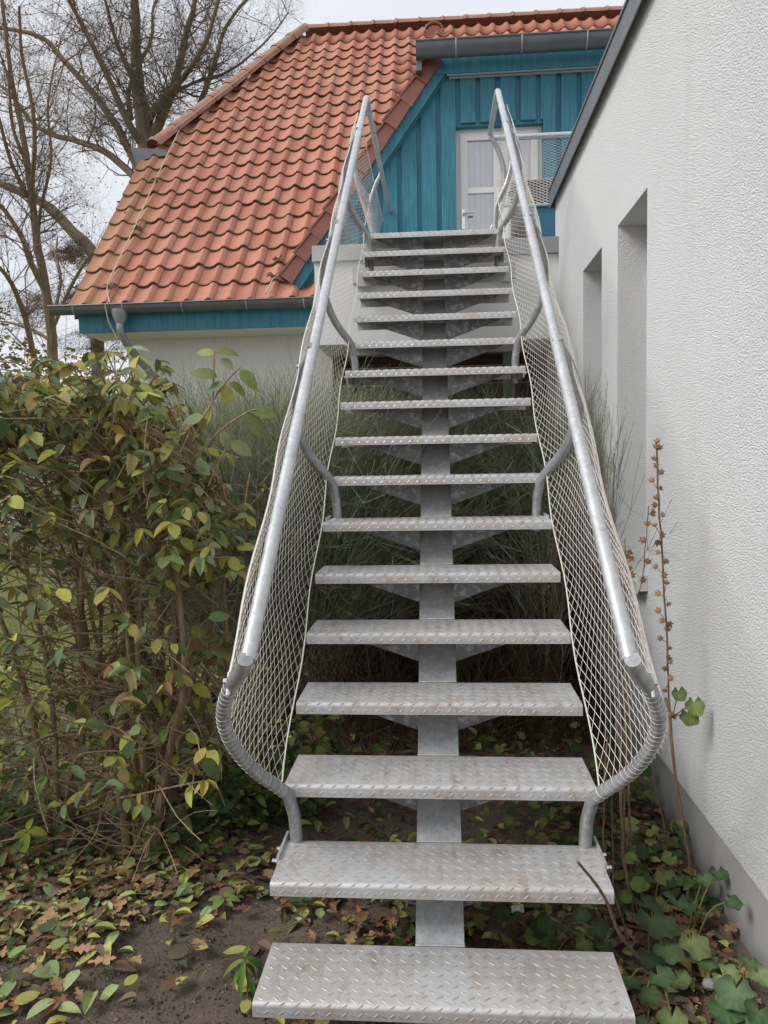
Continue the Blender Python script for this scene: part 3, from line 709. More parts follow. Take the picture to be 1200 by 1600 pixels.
# handrails and bowed posts
ANG = math.atan2(R_, G); ct, st_ = math.cos(ANG), math.sin(ANG)
BOW = [(0, .487), (.05, .512), (.12, .552), (.2, .583), (.30, .603), (.40, .606), (.49, .592), (.57, .563), (.63, .535), (.68, .503), (.728, .486)]
def bow(s, k, vertical=False, Y=0, Z=0, sub=3):
    if vertical: pts = [(CX+s*x, Y, Z+t*1.12) for t, x in BOW]
    else:
        y0, z0 = 2.34+(k-1)*G, .55+(k-1)*R_
        pts = [(CX+s*x, y0-st_*t, z0+ct*t) for t, x in BOW]
    return pathw(pts, sub)
RY0, RZ0 = 1.887, 1.093; YA = 5.80; ZA = RZ0+(YA-RY0)*R_/G
rails = {}
for s in (-1, 1):
    X = CX+s*.486; yend = 8.66 if s < 0 else 6.66
    m = MB(); m.tube([(X, RY0+.012, RZ0+.010), (X, YA-.02, ZA-.016), (X, YA+.02, ZA+.004), (X, yend, ZA+.05)], .0214, 16)
    rails[s] = sp(m, 'handrail', G_TUBE, None, True)
    for k in (1, 6, 10, 15):
        bp_ = bow(s, k); y0, z0 = 2.34+(k-1)*G, .55+(k-1)*R_
        m = MB(); zb = Z0+k*R_-.07
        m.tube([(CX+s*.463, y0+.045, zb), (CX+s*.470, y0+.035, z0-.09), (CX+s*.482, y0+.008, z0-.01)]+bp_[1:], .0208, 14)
        post = sp(m, 'baluster', G_POST, None, True)  # post tone darker than the rails, imitating reflections of dark surroundings
        m = MB(); yk = D0+k*G; m.box(CX+s*.503-.004, CX+s*.503+.004, yk+TD-.13, yk+TD+.035, Z0+k*R_-.05, Z0+k*R_+.012)
        sp(m, 'flange', G_TUBE, post)
        for yy in (yk+TD-.02, yk+TD-.095):
            m = MB(); m.cyl((CX+s*.507, yy, Z0+k*R_-.02), (CX+s*.516, yy, Z0+k*R_-.02), .0105, 6); m.cyl((CX+s*.516, yy, Z0+k*R_-.02), (CX+s*.528, yy, Z0+k*R_-.02), .006, 8)
            sp(m, 'bolt', BOLT, post)
        m = MB(); yy = y0+.03; zz = Z0+(k+1)*R_-.02; m.cyl((CX+s*.50, yy, zz), (CX+s*.525, yy, zz), .008, 6); sp(m, 'bolt', BOLT, post)
        cpt = Vector(bp_[24])+Vector((s*.022, 0, 0)); m = MB(); m.cyl(cpt-Vector((s*.01, 0, 0)), cpt+Vector((s*.006, 0, 0)), .008, 8); sp(m, 'cable_clip', BOLT, post)
        if k == 1:
            m = MB(); full = pathw([tuple(q) for q in bp_], 2); n_ = 0
            # wire lashing wound round the bowed tube
            L_ = 0; cum = [0]
            for i in range(1, len(full)): L_ += (full[i]-full[i-1]).length; cum.append(L_)
            turns = 28; P = []
            for j in range(turns*12):
                tt = (.02+.83*(j/(turns*12))**.95)*L_; i = max(1, next(ii for ii, c in enumerate(cum) if c >= tt)); fr = (tt-cum[i-1])/max(1e-6, cum[i]-cum[i-1])
                c = full[i-1].lerp(full[i], fr); t = (full[i]-full[i-1]).normalized(); a = t.cross(Vector((0, 0, 1))).normalized(); b = t.cross(a)
                an = 2*math.pi*j/12; P.append(c+(a*math.cos(an)+b*math.sin(an))*.0212)
            m.tube(P, .0007, 3, False); sp(m, 'wire_lashing', LASH, post)
    for Yp in ((5.98, 7.36, 8.62) if s < 0 else (5.98, 6.64)):
        zf = 3.285
        m = MB(); z0 = ZA-.705*1.12+.03; m.tube([(CX+s*.465, Yp+.01, zf), (CX+s*.48, Yp, z0-.02)]+bow(s, 0, True, Yp, z0)[1:], .0208, 12); post = sp(m, 'baluster', G_POST, None, True)
        m = MB(); m.cyl((CX+s*.465, Yp+.01, zf-.03), (CX+s*.465, Yp+.01, zf+.006), .045, 14); sp(m, 'foot_plate', G_TUBE, post)
# wire nets: diamond mesh following the bow of the posts
def net_profile():
    P = [Vector((x, t)) for t, x in BOW if .03 < t < .66]
    P = [Vector((.500, .03))]+[Vector((p.x+.021, p.y)) for p in P]
    L_ = [0]
    for i in range(1, len(P)): L_.append(L_[-1]+(P[i]-P[i-1]).length)
    return P, L_
NP, NL = net_profile()
def prof_at(d):
    d = max(0, min(NL[-1]-1e-6, d)); i = next(ii for ii in range(1, len(NL)) if NL[ii] >= d); f_ = (d-NL[i-1])/(NL[i]-NL[i-1])
    return NP[i-1].lerp(NP[i], f_)
NW = NL[-1]
def netpt(s, u, d, flat=None):
    p = prof_at(d)
    if flat is None:
        tn = min(1, d/NW)
        wave = .010*math.sin(u*3.9+s)*math.sin(math.pi*tn)+.006*math.sin(u*9+d*7)
        return Vector((CX+s*(p.x+wave-.02*math.sin(math.pi*tn)*abs(math.sin(math.pi*u/1.45))), 2.34+u*ct-st_*p.y, .55+u*st_+ct*p.y))
    y0, z0 = flat; return Vector((CX+s*p.x, y0+u, z0+p.y*1.12))
def build_net(s, U0, U1, flat=None, name='safety_net', rows=46, cell=.070):
    m = MB(); nu = int(round((U1-U0)/cell)); dr = NW/rows; wr = .00092
    def q(i, j): return netpt(s, U0+(i)*(U1-U0)/nu/2, j*dr, flat)
    for j in range(rows):
        for i in range(2*nu):
            a = (i, j) if (i+j) % 2 == 0 else (i+1, j); b = (i+1, j+1) if (i+j) % 2 == 0 else (i, j+1)
            m.tube([q(*a), q(*b)], wr, 3, False)
    n = sp(m, name, STEEL, None, False, 'stuff')
    for d_ in (0, NW):
        m = MB(); m.tube([netpt(s, U0+(U1-U0)*i/60, d_, flat) for i in range(61)], .0027, 6); sp(m, 'edge_cable', STEEL, None, True)
    return n
USL = (5.0)
for s in (-1, 1):
    build_net(s, .0, USL)
build_net(-1, 0, 2.6, (6.0, ZA-.76), rows=34); build_net(1, 0, .62, (6.0, ZA-.76), rows=34)
# small clamps on the lower/upper cables at the lower end
for s in (-1, 1):
    p = netpt(s, 0, NW); m = MB(); m.cyl(p+Vector((0, -.01, -.035)), p+Vector((0, .015, .02)), .006, 8); sp(m, 'cable_clip', BOLT, None, True)
# ---- terrace railing running to the right
rl = tag(empty('terrace_railing', (.47, 6.66, 3.25)), 'galvanised top rail with wire mesh in front of the teal gable door', 'railing')
def rlp(mb, name, mat, smooth=False, kind=None):
    o = mb.obj(name, mat, rl, smooth, kind); o.location = (-.47, -6.66, -3.25); return o
m = MB(); m.tube([(.50, 6.70, ZA+.03), (2.6, 6.74, ZA+.05)], .024, 12); rlp(m, 'top_rail', G_TUBE, True)
m = MB(); m.tube([(.50, 6.70, 3.775), (2.6, 6.74, 3.775)], .012, 8); rlp(m, 'bottom_rail', G_TUBE, True)
for X in (1.35, 2.55):
    m = MB(); m.tube([(X, 6.73, 3.245), (X, 6.73, ZA+.02)], .02, 10); rlp(m, 'post', G_TUBE, True)
m = MB()
for j in range(46):
    for i in range(34):
        a = (i, j) if (i+j) % 2 == 0 else (i+1, j); b = (i+1, j+1) if (i+j) % 2 == 0 else (i, j+1)
        m.tube([(.52+q*.028, 6.72, 3.785+(ZA-3.785)*r/46) for q, r in (a, b)], .0012 if j > 18 else .0034, 3, False)
rlp(m, 'mesh_infill', STEEL, False, 'stuff')
#VEGETATION
# ================================================================ TREES AND BACKGROUND
def limb3(pts, Y0, Y1):
    n = len(pts)-1
    return [Vector(at(x, y, Y=Y0+(Y1-Y0)*i/n)) for i, (x, y) in enumerate(pts)]
def grow(mb, tips, p, d, L_, r, depth, maxd, up=.05, spread=.9, sides=4):
    n = 4; pts = [p]; dd = Vector(d).normalized()
    for i in range(n):
        dd = (dd+Vector((random.gauss(0, .2), random.gauss(0, .2), random.gauss(0, .2)+up))).normalized(); pts.append(pts[-1]+dd*L_/n)
    mb.tube(pts, [r*(1-.75*i/n) for i in range(n+1)], 3 if r < .03 else sides, False)
    if depth >= maxd: tips.append((pts[-1], dd)); tips.append((pts[2], dd)); return
    for i in range(1, n+1):
        for _ in range(2 if i > 1 else 1):
            q = (dd+Vector((random.gauss(0, 1), random.gauss(0, 1), random.gauss(.1, .8)))*spread*.75).normalized()
            grow(mb, tips, pts[i].copy(), q, L_*random.uniform(.5, .72), r*.5*(1-.12*i), depth+1, maxd, up, spread, sides)
def tree(name, label, base, limbs, mat, Yc, lw, spawn, L0, maxd, leafc, nleaf, lsz, crownname='branches', keep=None):
    t = tag(empty(name, base), label, 'tree'); off = -Vector(base)
    tr = MB(); tw = MB(); tips = []
    for li, (pts, r0, r1) in enumerate(limbs):
        P = pathw(pts, 4, r1*.25); n = len(P)
        R = [r0+(r1-r0)*i/(n-1) for i in range(n)]
        mb = tr if li == 0 else MB(); mb.tube(P, R, 9 if r0 > .08 else 6)
        if li: o = mb.obj('limb', mat, t, True); o.location = off
        k = max(1, int(n*spawn*(.6 if li == 0 else 1)))
        for _ in range(k):
            i = random.randrange(int(n*(.45 if li == 0 else .12))+1, n); d = (P[i]-P[i-1]).normalized()
            side = Vector((random.gauss(0, 1), random.gauss(0, .7), random.gauss(.25, .9))).normalized()
            grow(tw, tips, P[i].copy(), (d*.5+side).normalized(), L0*random.uniform(.6, 1.3), max(lw, min(R[i]*.32, .026)), 0, maxd)
    o = tr.obj('trunk', mat, t, True); o.location = off
    o = tw.obj(crownname, mat, t, False, 'stuff'); o.location = off
    random.shuffle(tips); it = []
    for p, d in tips[:nleaf]:
        for _ in range(1):
            q = p+Vector((random.gauss(0, .1), random.gauss(0, .1), random.gauss(-.03, .1)))
            it.append((SMALL[0], rot(q, random.uniform(0, 6.3), random.uniform(-2, 2), random.uniform(.2, 1.6), lsz*random.uniform(.6, 1.3)), jit(random.choice(leafc), .3)))
    if it:
        me = scatter_mesh('leaves', it, DRYLEAF); o = tag(link(bpy.data.objects.new('leaves', me), t), kind='stuff'); o.location = off
    return t
OY = 21.5
oak = [([(236, 420), (234, 300), (229, 225), (224, 179), (217, 146), (213, 104), (213, 50), (209, -30)], .30, .10),
       ([(234, 240), (242, 210), (259, 167), (276, 121), (288, 62), (301, 17), (309, -30)], .17, .05),
       ([(232, 190), (240, 172), (259, 150), (297, 108), (326, 54), (347, -25)], .12, .04),
       ([(296, 200), (313, 162), (326, 125), (338, 92), (351, 46), (385, 0), (430, -30)], .10, .03),
       ([(232, 290), (213, 258), (184, 200), (142, 142), (101, 96), (61, 57), (-20, 40)], .14, .05),
       ([(226, 230), (201, 192), (163, 108), (130, 42), (95, -25)], .12, .04),
       ([(232, 310), (209, 275), (163, 237), (122, 221), (60, 200), (10, 140), (-30, 120)], .13, .04),
       ([(205, 185), (200, 150), (212, 110), (236, 62), (240, 10), (262, -30)], .08, .03),
       ([(224, 179), (205, 120), (180, 60), (160, -20)], .09, .03),
       ([(240, 168), (300, 130), (360, 110), (420, 60), (450, 20)], .05, .02),
       ([(300, 190), (340, 165), (390, 140), (430, 115)], .045, .02)]
tree('oak_tree', 'tall bare oak with wide spreading limbs rising behind the roof hip', (at(236, 420, Y=OY)[0], OY, 0),
     [([Vector((at(236, 420, Y=OY)[0], OY, 0))]+limb3(oak[0][0], OY, OY), .34, .10)]+[(limb3(p, OY, OY+random.uniform(-3, 3)), a, b) for p, a, b in oak[1:]],
     BARK, OY, .0095, 1.45, 1.45, 2, [(.20, .11, .05), (.28, .17, .08), (.13, .08, .045)], 2300, .075)
LY = 10.5
lt = [([(84, 600), (81, 526), (71, 449), (58, 380), (51, 320), (37, 216), (20, 135), (8, 40), (0, -30)], .085, .025),
      ([(74, 460), (48, 410), (34, 371), (0, 320), (-30, 300)], .05, .02), ([(52, 330), (50, 290), (54, 236), (51, 169), (34, 84), (30, 10)], .04, .015),
      ([(82, 500), (95, 440), (88, 400), (90, 370)], .03, .012), ([(80, 520), (110, 450), (140, 400), (150, 390)], .03, .012),
      ([(60, 600), (40, 500), (10, 430), (-30, 400)], .05, .02), ([(51, 320), (20, 260), (0, 190), (-20, 100)], .035, .012), ([(70, 445), (60, 350), (80, 250), (75, 160), (95, 60)], .03, .01),
      ([(45, 260), (20, 200), (12, 120), (-10, 60)], .03, .01), ([(88, 540), (60, 520), (20, 505), (-20, 500)], .03, .01)]
b_ = at(86, 640, Y=LY)
tree('young_tree', 'slender many-stemmed bare tree at the left edge, in front of the bigger oak', (b_[0], LY, 0),
     [([Vector((b_[0], LY, 0))]+limb3(lt[0][0], LY, LY), .085, .018)]+[(limb3(p, LY, LY+random.uniform(-1.2, 1.2)), a, b) for p, a, b in lt[1:]],
     BARK2, LY, .005, 1.3, .66, 2, [(.20, .09, .045), (.27, .13, .06), (.16, .07, .04)], 900, .045)
# pine: a low thick limb with needle clumps
PY = 18.5; b_ = at(150, 560, Y=PY)
pt = tag(empty('pine_tree', (b_[0], PY, 0)), 'dark pine with dense needle clumps showing just left of the roof verge', 'tree')
m = MB(); m.tube(pathw([Vector((b_[0], PY, 0)), Vector(at(150, 470, Y=PY)), Vector(at(146, 400, Y=PY)), Vector(at(115, 364, Y=PY)), Vector(at(67, 317, Y=PY)), Vector(at(0, 287, Y=PY)), Vector(at(-40, 275, Y=PY))], 4), [.17]*8+[.15]*4+[.13]*4+[.10]*4+[.07]*5, 8)
o = m.obj('trunk', BARK, pt, True); o.location = (-b_[0], -PY, 0)
it = []
def needles(cx, cy, rx, ry, n, cols):
    for _ in range(n):
        a = random.uniform(0, 6.28); q = random.random()**.5; lump = .75+.35*math.sin(a*3+cx)
        p = Vector(at(cx+rx*q*lump*math.cos(a), cy+ry*q*lump*math.sin(a), Y=PY+random.uniform(-.9, .9)))
        d = Vector((random.gauss(0, 1), random.gauss(0, 1), random.gauss(.4, .6)))
        it.append((BLADE, frame(p, d, (random.random(), random.random(), 1), random.uniform(.14, .26)), jit(random.choice(cols), .35)))
needles(112, 398, 36, 24, 2600, [(.045, .06, .025), (.075, .08, .035), (.10, .085, .045)])
needles(60, 480, 60, 40, 2200, [(.06, .07, .03), (.10, .09, .05)])
needles(118, 470, 18, 26, 1300, [(.035, .06, .055), (.05, .075, .065)]); needles(150, 530, 60, 45, 2600, [(.07, .075, .04), (.10, .085, .05), (.05, .06, .03)])
me = scatter_mesh('needles', it, STRAND); o = tag(link(bpy.data.objects.new('needles', me), pt), kind='stuff'); o.location = (-b_[0], -PY, 0)
# overgrown hedge behind the lawn
hd = tag(empty('overgrown_hedge', (-8, 13, 0)), 'tangled olive and brown overgrown hedge beyond the lawn at left', 'hedge')
m = MB(); it = []
for _ in range(900):
    x = random.uniform(-14, -4.9); y = random.uniform(12.2, 14); z = random.uniform(0, 2.6); P = [Vector((x, y, z))]; d = Vector((random.gauss(0, .6), random.gauss(0, .3), random.gauss(.5, .6)))
    for k in range(4): d += Vector((random.gauss(0, .35), random.gauss(0, .2), random.gauss(0, .3))); P.append(P[-1]+d*.3)
    m.tube(P, [.014, .011, .009, .006, .004], 3, False)
o = m.obj('branches', BARK2, hd, False, 'stuff'); o.location = (8, -13, 0)
for _ in range(15000):
    x = random.uniform(-14, -4.7); y = random.uniform(12, 14); top = 3.9+.6*math.sin(x*1.3)+.35*math.sin(x*3.7); z = random.random()**.8*top
    if math.sin(x*5.1+z*4)+math.sin(x*2.3-z*6.2) < -1.1: continue
    it.append((SMALL[0], rot((x, y, z), random.uniform(0, 6.3), random.uniform(-1.5, 1.5), random.uniform(-1, 1), random.uniform(.07, .14)), jit(random.choice([(.22, .22, .075), (.15, .16, .06), (.26, .19, .10), (.30, .26, .10), (.12, .13, .07)]), .35)))
me = scatter_mesh('foliage', it, LEAF); o = tag(link(bpy.data.objects.new('foliage', me), hd), kind='stuff'); o.location = (8, -13, 0)
# low garage with a grey roof far behind the bush
gr = tag(empty('garden_shed', (-12.5, 17, 0)), 'low pale shed with grey flat roof glimpsed behind the hedge at left', 'shed')
m = MB(); m.box(-3, 2.6, 0, 3, 0, 3.5); m.obj('wall', PLASTER_S, gr); m = MB(); m.box(-3.2, 2.8, -.2, 3.2, 3.501, 3.72); m.obj('roof', ZINC_L, gr)
m = MB(); m.box(-.5, .5, -.04, -.001, 0, 2.1); m.obj('door', BOARD, gr)
# ================================================================ LAWN AND TUFTS
it = []
for _ in range(15000):
    x = random.uniform(-6.5, -.9); y = random.uniform(3.6, 8.6)
    if random.random() > min(1, (-x-.7)/1.2): continue
    it.append((BLADE, frame((x, y, gh(x, y)-.015), (random.gauss(0, .45), random.gauss(0, .45), 1), (random.gauss(0, 1), random.gauss(0, 1), .1), random.uniform(.05, .13)), jit(random.choice([(.30, .36, .08), (.36, .40, .12), (.21, .27, .07), (.40, .37, .16)]), .25)))
for (cx, cy, r, n) in ((-1.25, 2.42, .25, 380), (-.95, 2.25, .18, 240), (-1.05, 2.05, .16, 170), (-1.4, 2.15, .3, 300), (-.75, 2.5, .16, 170), (.8, 2.2, .12, 220), (.65, 2.15, .1, 120)):
    for _ in range(n):
        x, y = random.gauss(cx, r), random.gauss(cy, r*.6)
        it.append((BLADE, frame((x, y, gh(x, y)-.014), (random.gauss(0, .9), random.gauss(0, .9), .8), (random.gauss(0, 1), random.gauss(0, 1), .1), random.uniform(.03, .075)), jit(random.choice([(.12, .14, .045), (.15, .15, .06), (.17, .13, .07)]), .3)))
me = scatter_mesh('grass', it, STRAND); tag(link(bpy.data.objects.new('grass', me)), 'sparse short green grass of the lawn and soil edge', 'grass', None, 'stuff')
# ================================================================ BIG LEAFY SHRUB AT LEFT
LC = [(.44, .45, .11), (.36, .39, .10), (.24, .30, .15), (.20, .25, .08), (.30, .36, .20), (.09, .13, .04), (.28, .26, .08), (.24, .165, .085), (.44, .40, .08), (.32, .26, .10)]
LW = [6, 8, 7, 6, 5, 4, 5, 3, 2, 3]
def lc(): return jit(random.choices(LC, LW)[0], .18)
def btop(X): return 2.02+.05*math.sin(9*X)+(0 if X < -1.15 else -1.1*(X+1.15) if X < -1.0 else -.165-2.6*(X+1.0))
def bxmax(z): return -.80 if z < 1.2 else -.80+.05*(z-1.2) if z < 1.5 else -.785-.45*(z-1.5)
shrub = tag(empty('leatherleaf_shrub', (-1.25, 3.0, 0)), 'large half-bare shrub with drooping oval leaves left of the stair', 'shrub'); SO = Vector((1.25, -3.0, 0))
stems = []
bases = [((-1.27, 3.0), 4), ((-1.2, 2.95), 3), ((-1.75, 3.2), 5), ((-2.15, 3.0), 4), ((-.98, 3.35), 4), ((-1.5, 3.5), 4)]
for (bx, by), n in bases:
    for k in range(n):
        X1 = min(-.95, bx+random.gauss(0, .28)); Y1 = by+random.gauss(0, .2); zt_ = min(btop(X1)-.12, random.uniform(1.45, 1.95))
        s0 = Vector((bx+random.gauss(0, .035), by+random.gauss(0, .035), -.02))
        mid = s0.lerp(Vector((X1, Y1, zt_)), .45)+Vector((random.gauss(0, .05), random.gauss(0, .05), 0))
        P = pathw([s0, s0.lerp(mid, .5)+Vector((random.gauss(0, .02), 0, 0)), mid, mid.lerp(Vector((X1, Y1, zt_)), .5)+Vector((random.gauss(0, .05), random.gauss(0, .04), 0)), Vector((X1, Y1, zt_))], 4, .006)
        r0 = random.uniform(.011, .021); m = MB(); m.tube(P, [r0*(1-.7*i/(len(P)-1)) for i in range(len(P))], 7)
        o = m.obj('stem', TWIG, shrub, True); o.location = SO; stems.append(P)
for pts, r0 in (([(232, 1312), (222, 1200), (207, 1040), (196, 880), (186, 730), (180, 620)], .027), ([(218, 1312), (206, 1200), (208, 1100), (190, 960), (140, 820), (118, 640)], .020), ([(245, 1310), (250, 1180), (276, 1040), (290, 900), (283, 800), (240, 700)], .019), ([(200, 1310), (170, 1150), (135, 1020), (120, 880), (95, 740), (85, 620)], .021)):
    P = pathw([Vector(at(x, y, Y=2.98+.05*i)) for i, (x, y) in enumerate(pts)], 4, .005); P[0].z = -.02
    m = MB(); m.tube(P, [r0*(1-.6*i/(len(P)-1)) for i in range(len(P))], 10); o = m.obj('stem', STEMB, shrub, True); o.location = SO; stems.append(P)
allp = [p for P in stems for p in P]
tw = MB(); leaves = []
def put_leaf(p, d, sz, col=None, droop=None):
    dz = random.uniform(-1.1, .1) if droop is None else droop
    q = Vector((d.x, d.y, 0)); q = q.normalized() if q.length > .01 else Vector((1, 0, 0))
    leaves.append((random.choice(OVAL), frame(p, (q.x, q.y, dz), (random.gauss(0, .35), random.gauss(-.25, .35), 1), sz), lc() if col is None else col, p))
def twig(tgt, dense):
    c = [p for p in random.sample(allp, 60) if p.z < tgt.z-.05 and (p-tgt).length < .8]
    if not c: c = sorted(random.sample(allp, 60), key=lambda p: (p-tgt).length)[:1]
    s = min(c, key=lambda p: (p-tgt).length); L_ = (tgt-s).length
    m1 = s.lerp(tgt, .5)+Vector((random.gauss(0, .12*L_), random.gauss(0, .1*L_), random.gauss(-.02, .12*L_)))
    P = pathw([s, m1, tgt], 3, .004); tw.tube(P, [.0036*(1-.55*i/6)+.0006 for i in range(7)], 4, False)
    d = (P[-1]-P[-2]).normalized(); a0 = random.uniform(0, 6.3)
    for k in range(3 if dense else random.choice((1, 2))):
        a = a0+k*2.1+random.uniform(-.4, .4); put_leaf(P[-1], Vector((math.cos(a), math.sin(a)*.9-.2, 0))+d*.5, random.uniform(.045, .088)*(1 if dense else 1.05))
    if dense:
        for i in (2, 4):
            for sg in (1, -1):
                if random.random() < .75: 
                    sd_ = d.cross(Vector((0, 0, 1))); put_leaf(P[i], sd_*sg+d*.6, random.uniform(.04, .08))
for _ in range(520):
    X = random.uniform(-2.45, -.72); tp = btop(X)
    z = tp-abs(random.gauss(0, .26)); Y = random.uniform(2.55, 3.35)
    if z < 1.2: continue
    twig(Vector((X, Y, z-.0*(Y-3))), True)
for _ in range(430):
    z = random.uniform(.35, 1.7); X = random.uniform(-2.5, bxmax(z)); twig(Vector((X, random.uniform(2.45, 3.5), z)), random.random() < .42)
for _ in range(620):                                   # leafless tangle inside
    s = random.choice(allp); d = Vector((random.gauss(0, 1), random.gauss(0, .6), random.gauss(.1, .45))).normalized(); L_ = random.uniform(.2, .75); P = [s]
    for k in range(4):
        d = (d+Vector((random.gauss(0, .3), random.gauss(0, .3), random.gauss(.0, .3)))).normalized(); P.append(P[-1]+d*L_/4)
    if max(p.x for p in P) > -.78 or P[-1].z > btop(P[-1].x)+.02: continue
    P = pathw(P, 2); tw.tube(P, [.0036*(1-.07*i) for i in range(len(P))], 3, False)
# the lone leafy shoot that stands free against the white wall
for pts in ([(300, 690), (325, 640), (352, 598), (375, 575)], [(333, 625), (334, 580), (335, 548)], [(300, 720), (345, 672), (385, 645), (400, 640)], [(325, 760), (345, 715), (360, 690)]):
    P = pathw([Vector(at(x, y, Y=2.9)) for x, y in pts], 4); tw.tube(P, [.004]*(len(P)-2)+[.003, .002], 5, False)
for (x, y, dx, dy_, sz) in ((335, 552, -1, .15, .075), (336, 552, 1, .1, .09), (345, 560, .8, -.7, .07), (375, 578, .9, -.9, .10), (352, 598, -.8, -.3, .08), (352, 600, .1, -1, .085), (358, 598, .9, -.6, .08), (340, 590, -1, .35, .11), (385, 645, .7, -.9, .11), (392, 640, .9, -.2, .10), (345, 672, .4, -1, .09), (330, 640, -.6, -.8, .09), (360, 690, .8, -.5, .10), (318, 650, -1, -.3, .1)):
    p = Vector(at(x, y, Y=2.9)); leaves.append((random.choice(OVAL[:3]), frame(p, (dx, random.uniform(-.3, .2), dy_), (0, -.8, .7), sz), jit(random.choice(LC[1:5]), .15), p))
o = tw.obj('twigs', TWIG, shrub, False, 'stuff'); o.location = SO
leaves.sort(key=lambda t: t[3].y+(.0 if t[3].x > -1.9 else 5))
def colour_mesh(tpl, col, mat, name='leaf'):
    me = scatter_mesh(name, [(tpl, np.eye(4), col)], mat, True)
    V = tpl[0]
    if len(V) in (27, 28) and abs(V[0]).sum() == 0:      # lobed leaf: pale veins towards the lobe tips
        rr = np.hypot(V[:, 0]-.12, V[:, 1]); lo, hi = rr[1:].min(), rr[1:].max(); k = .78+.5*(rr-lo)/(hi-lo)*(np.arange(len(V)) % 2+.5)/1.5; k[0] = 1.75
        a = np.ones((len(V), 4), 'f'); a[:, :3] = np.array(col)[None, :]*k[:, None]; me.color_attributes['Col'].data.foreach_set('color', a.ravel())
    return me
lv = [colour_mesh(random.choice(OVAL), lc(), LEAF) for _ in range(28)]
for t in leaves[:300]:
    o = bpy.data.objects.new('leaf', random.choice(lv)); link(o, shrub); M_ = t[1].copy(); M_[:3, 3] += np.array(SO); o.matrix_local = Matrix(M_.tolist())
me = scatter_mesh('foliage', [t[:3] for t in leaves[300:]], LEAF, True); o = tag(link(bpy.data.objects.new('foliage', me), shrub), kind='stuff'); o.location = SO
# ================================================================ BROOM SHRUBS
def broom(label, cx, cy, rx, ry, n, h, lean, cols, ymax=5.8, xlim=(-9, 9)):
    t = tag(empty('broom_shrub', (cx, cy, 0)), label, 'shrub'); V = MB()
    st0 = MB()
    for _ in range(12):
        a = random.uniform(0, 6.28); P = pathw([Vector((cx+random.gauss(0, .06), cy+random.gauss(0, .06), -.02)), Vector((cx+rx*.4*math.cos(a), cy+ry*.4*math.sin(a), h*.3)), Vector((cx+rx*.8*math.cos(a), cy+ry*.8*math.sin(a), h*.6))], 3, .01)
        P = [Vector((min(max(p.x, xlim[0]), xlim[1]), p.y, p.z)) for p in P]
        st0.tube(P, [.016*(1-.1*i) for i in range(len(P))], 6)
    o = st0.obj('stem', TWIG, t, True); o.location = (-cx, -cy, 0)
    for _ in range(n):
        a = random.uniform(0, 6.28); q = random.random()**.5; z0 = random.uniform(.1, .62)*h
        p = Vector((cx+rx*q*.8*math.cos(a), cy+ry*q*.8*math.sin(a), z0)); L_ = (h-z0)*random.uniform(.45, 1.05)
        d = Vector((math.cos(a)*q*.55+lean[0]+random.gauss(0, .30), math.sin(a)*q*.4+lean[1]+random.gauss(0, .22), 1)).normalized(); P = [p]
        for k in range(4):
            if abs(P[-1].x) < .62 and P[-1].z > .18+(P[-1].y-1.9)*.823-.42: break
            d = (d+Vector((random.gauss(0, .13)+math.cos(a)*.05, random.gauss(0, .05), -.05))).normalized(); v = P[-1]+d*L_/4
            v.x = min(max(v.x, xlim[0]), xlim[1]); v.y = min(v.y, ymax); P.append(v)
        if len(P) < 5: continue
        c = jit(random.choice(cols), .3); V.tube(P, [.0018, .0016, .0014, .0011, .0008], 3, False, tuple(c))
        for k in (1, 2, 3):
            for _ in range(3):
                e = P[k]+(d+Vector((random.gauss(0, .7), random.gauss(0, .5), random.gauss(0, .4)))).normalized()*L_*random.uniform(.15, .35)
                e.x = min(max(e.x, xlim[0]), xlim[1]); V.tube([P[k], P[k].lerp(e, .5)+Vector((random.gauss(0, .01), 0, 0)), e], [.0013, .001, .0008], 3, False, tuple(c))
    o = V.obj('strands', STRAND, t, False, 'stuff'); o.location = (-cx, -cy, 0); return t
BC = [(.32, .39, .25), (.40, .46, .32), (.24, .30, .18), (.48, .52, .38), (.34, .31, .19)]
broom('grey-green broom bush with fine upright strands between shrub and stair', -1.05, 4.75, .75, .55, 4800, 2.2, (-.02, 0), BC)
broom('dark green broom bush growing under the upper treads', -.25, 5.35, .7, .45, 3000, 2.2, (0, 0), [(.12, .165, .08), (.18, .22, .12), (.28, .31, .21), (.24, .19, .12)], 6.5)
broom('wispy broom bush leaning against the white wall by the right rail', .66, 4.75, .26, .5, 260, 2.2, (.22, -.15), BC, 5.6, (-.3, .915))
# dry thatch below the stair
m = MB()
for _ in range(2600):
    x = random.uniform(-.75, .85); y = random.uniform(4.1, 6.3); P = [Vector((x, y, -.02))]; d = Vector((random.gauss(0, .35), random.gauss(-.1, .3), 1)).normalized(); L_ = random.uniform(.35, 1.25)
    for k in range(4): d = (d+Vector((random.gauss(0, .18), random.gauss(0, .15), -.16))).normalized(); v = P[-1]+d*L_/4; v.x = min(v.x, .9); P.append(v)
    m.tube(P, [.0025, .0022, .002, .0016, .001], 3, False, tuple(jit(random.choice([(.13, .085, .045), (.09, .055, .03), (.17, .12, .07), (.07, .075, .035)]), .3)))
tag(m.obj('dead_undergrowth', STRAND, None, False, 'stuff'), 'dry brown stalks crowding under the middle of the stair', 'undergrowth')
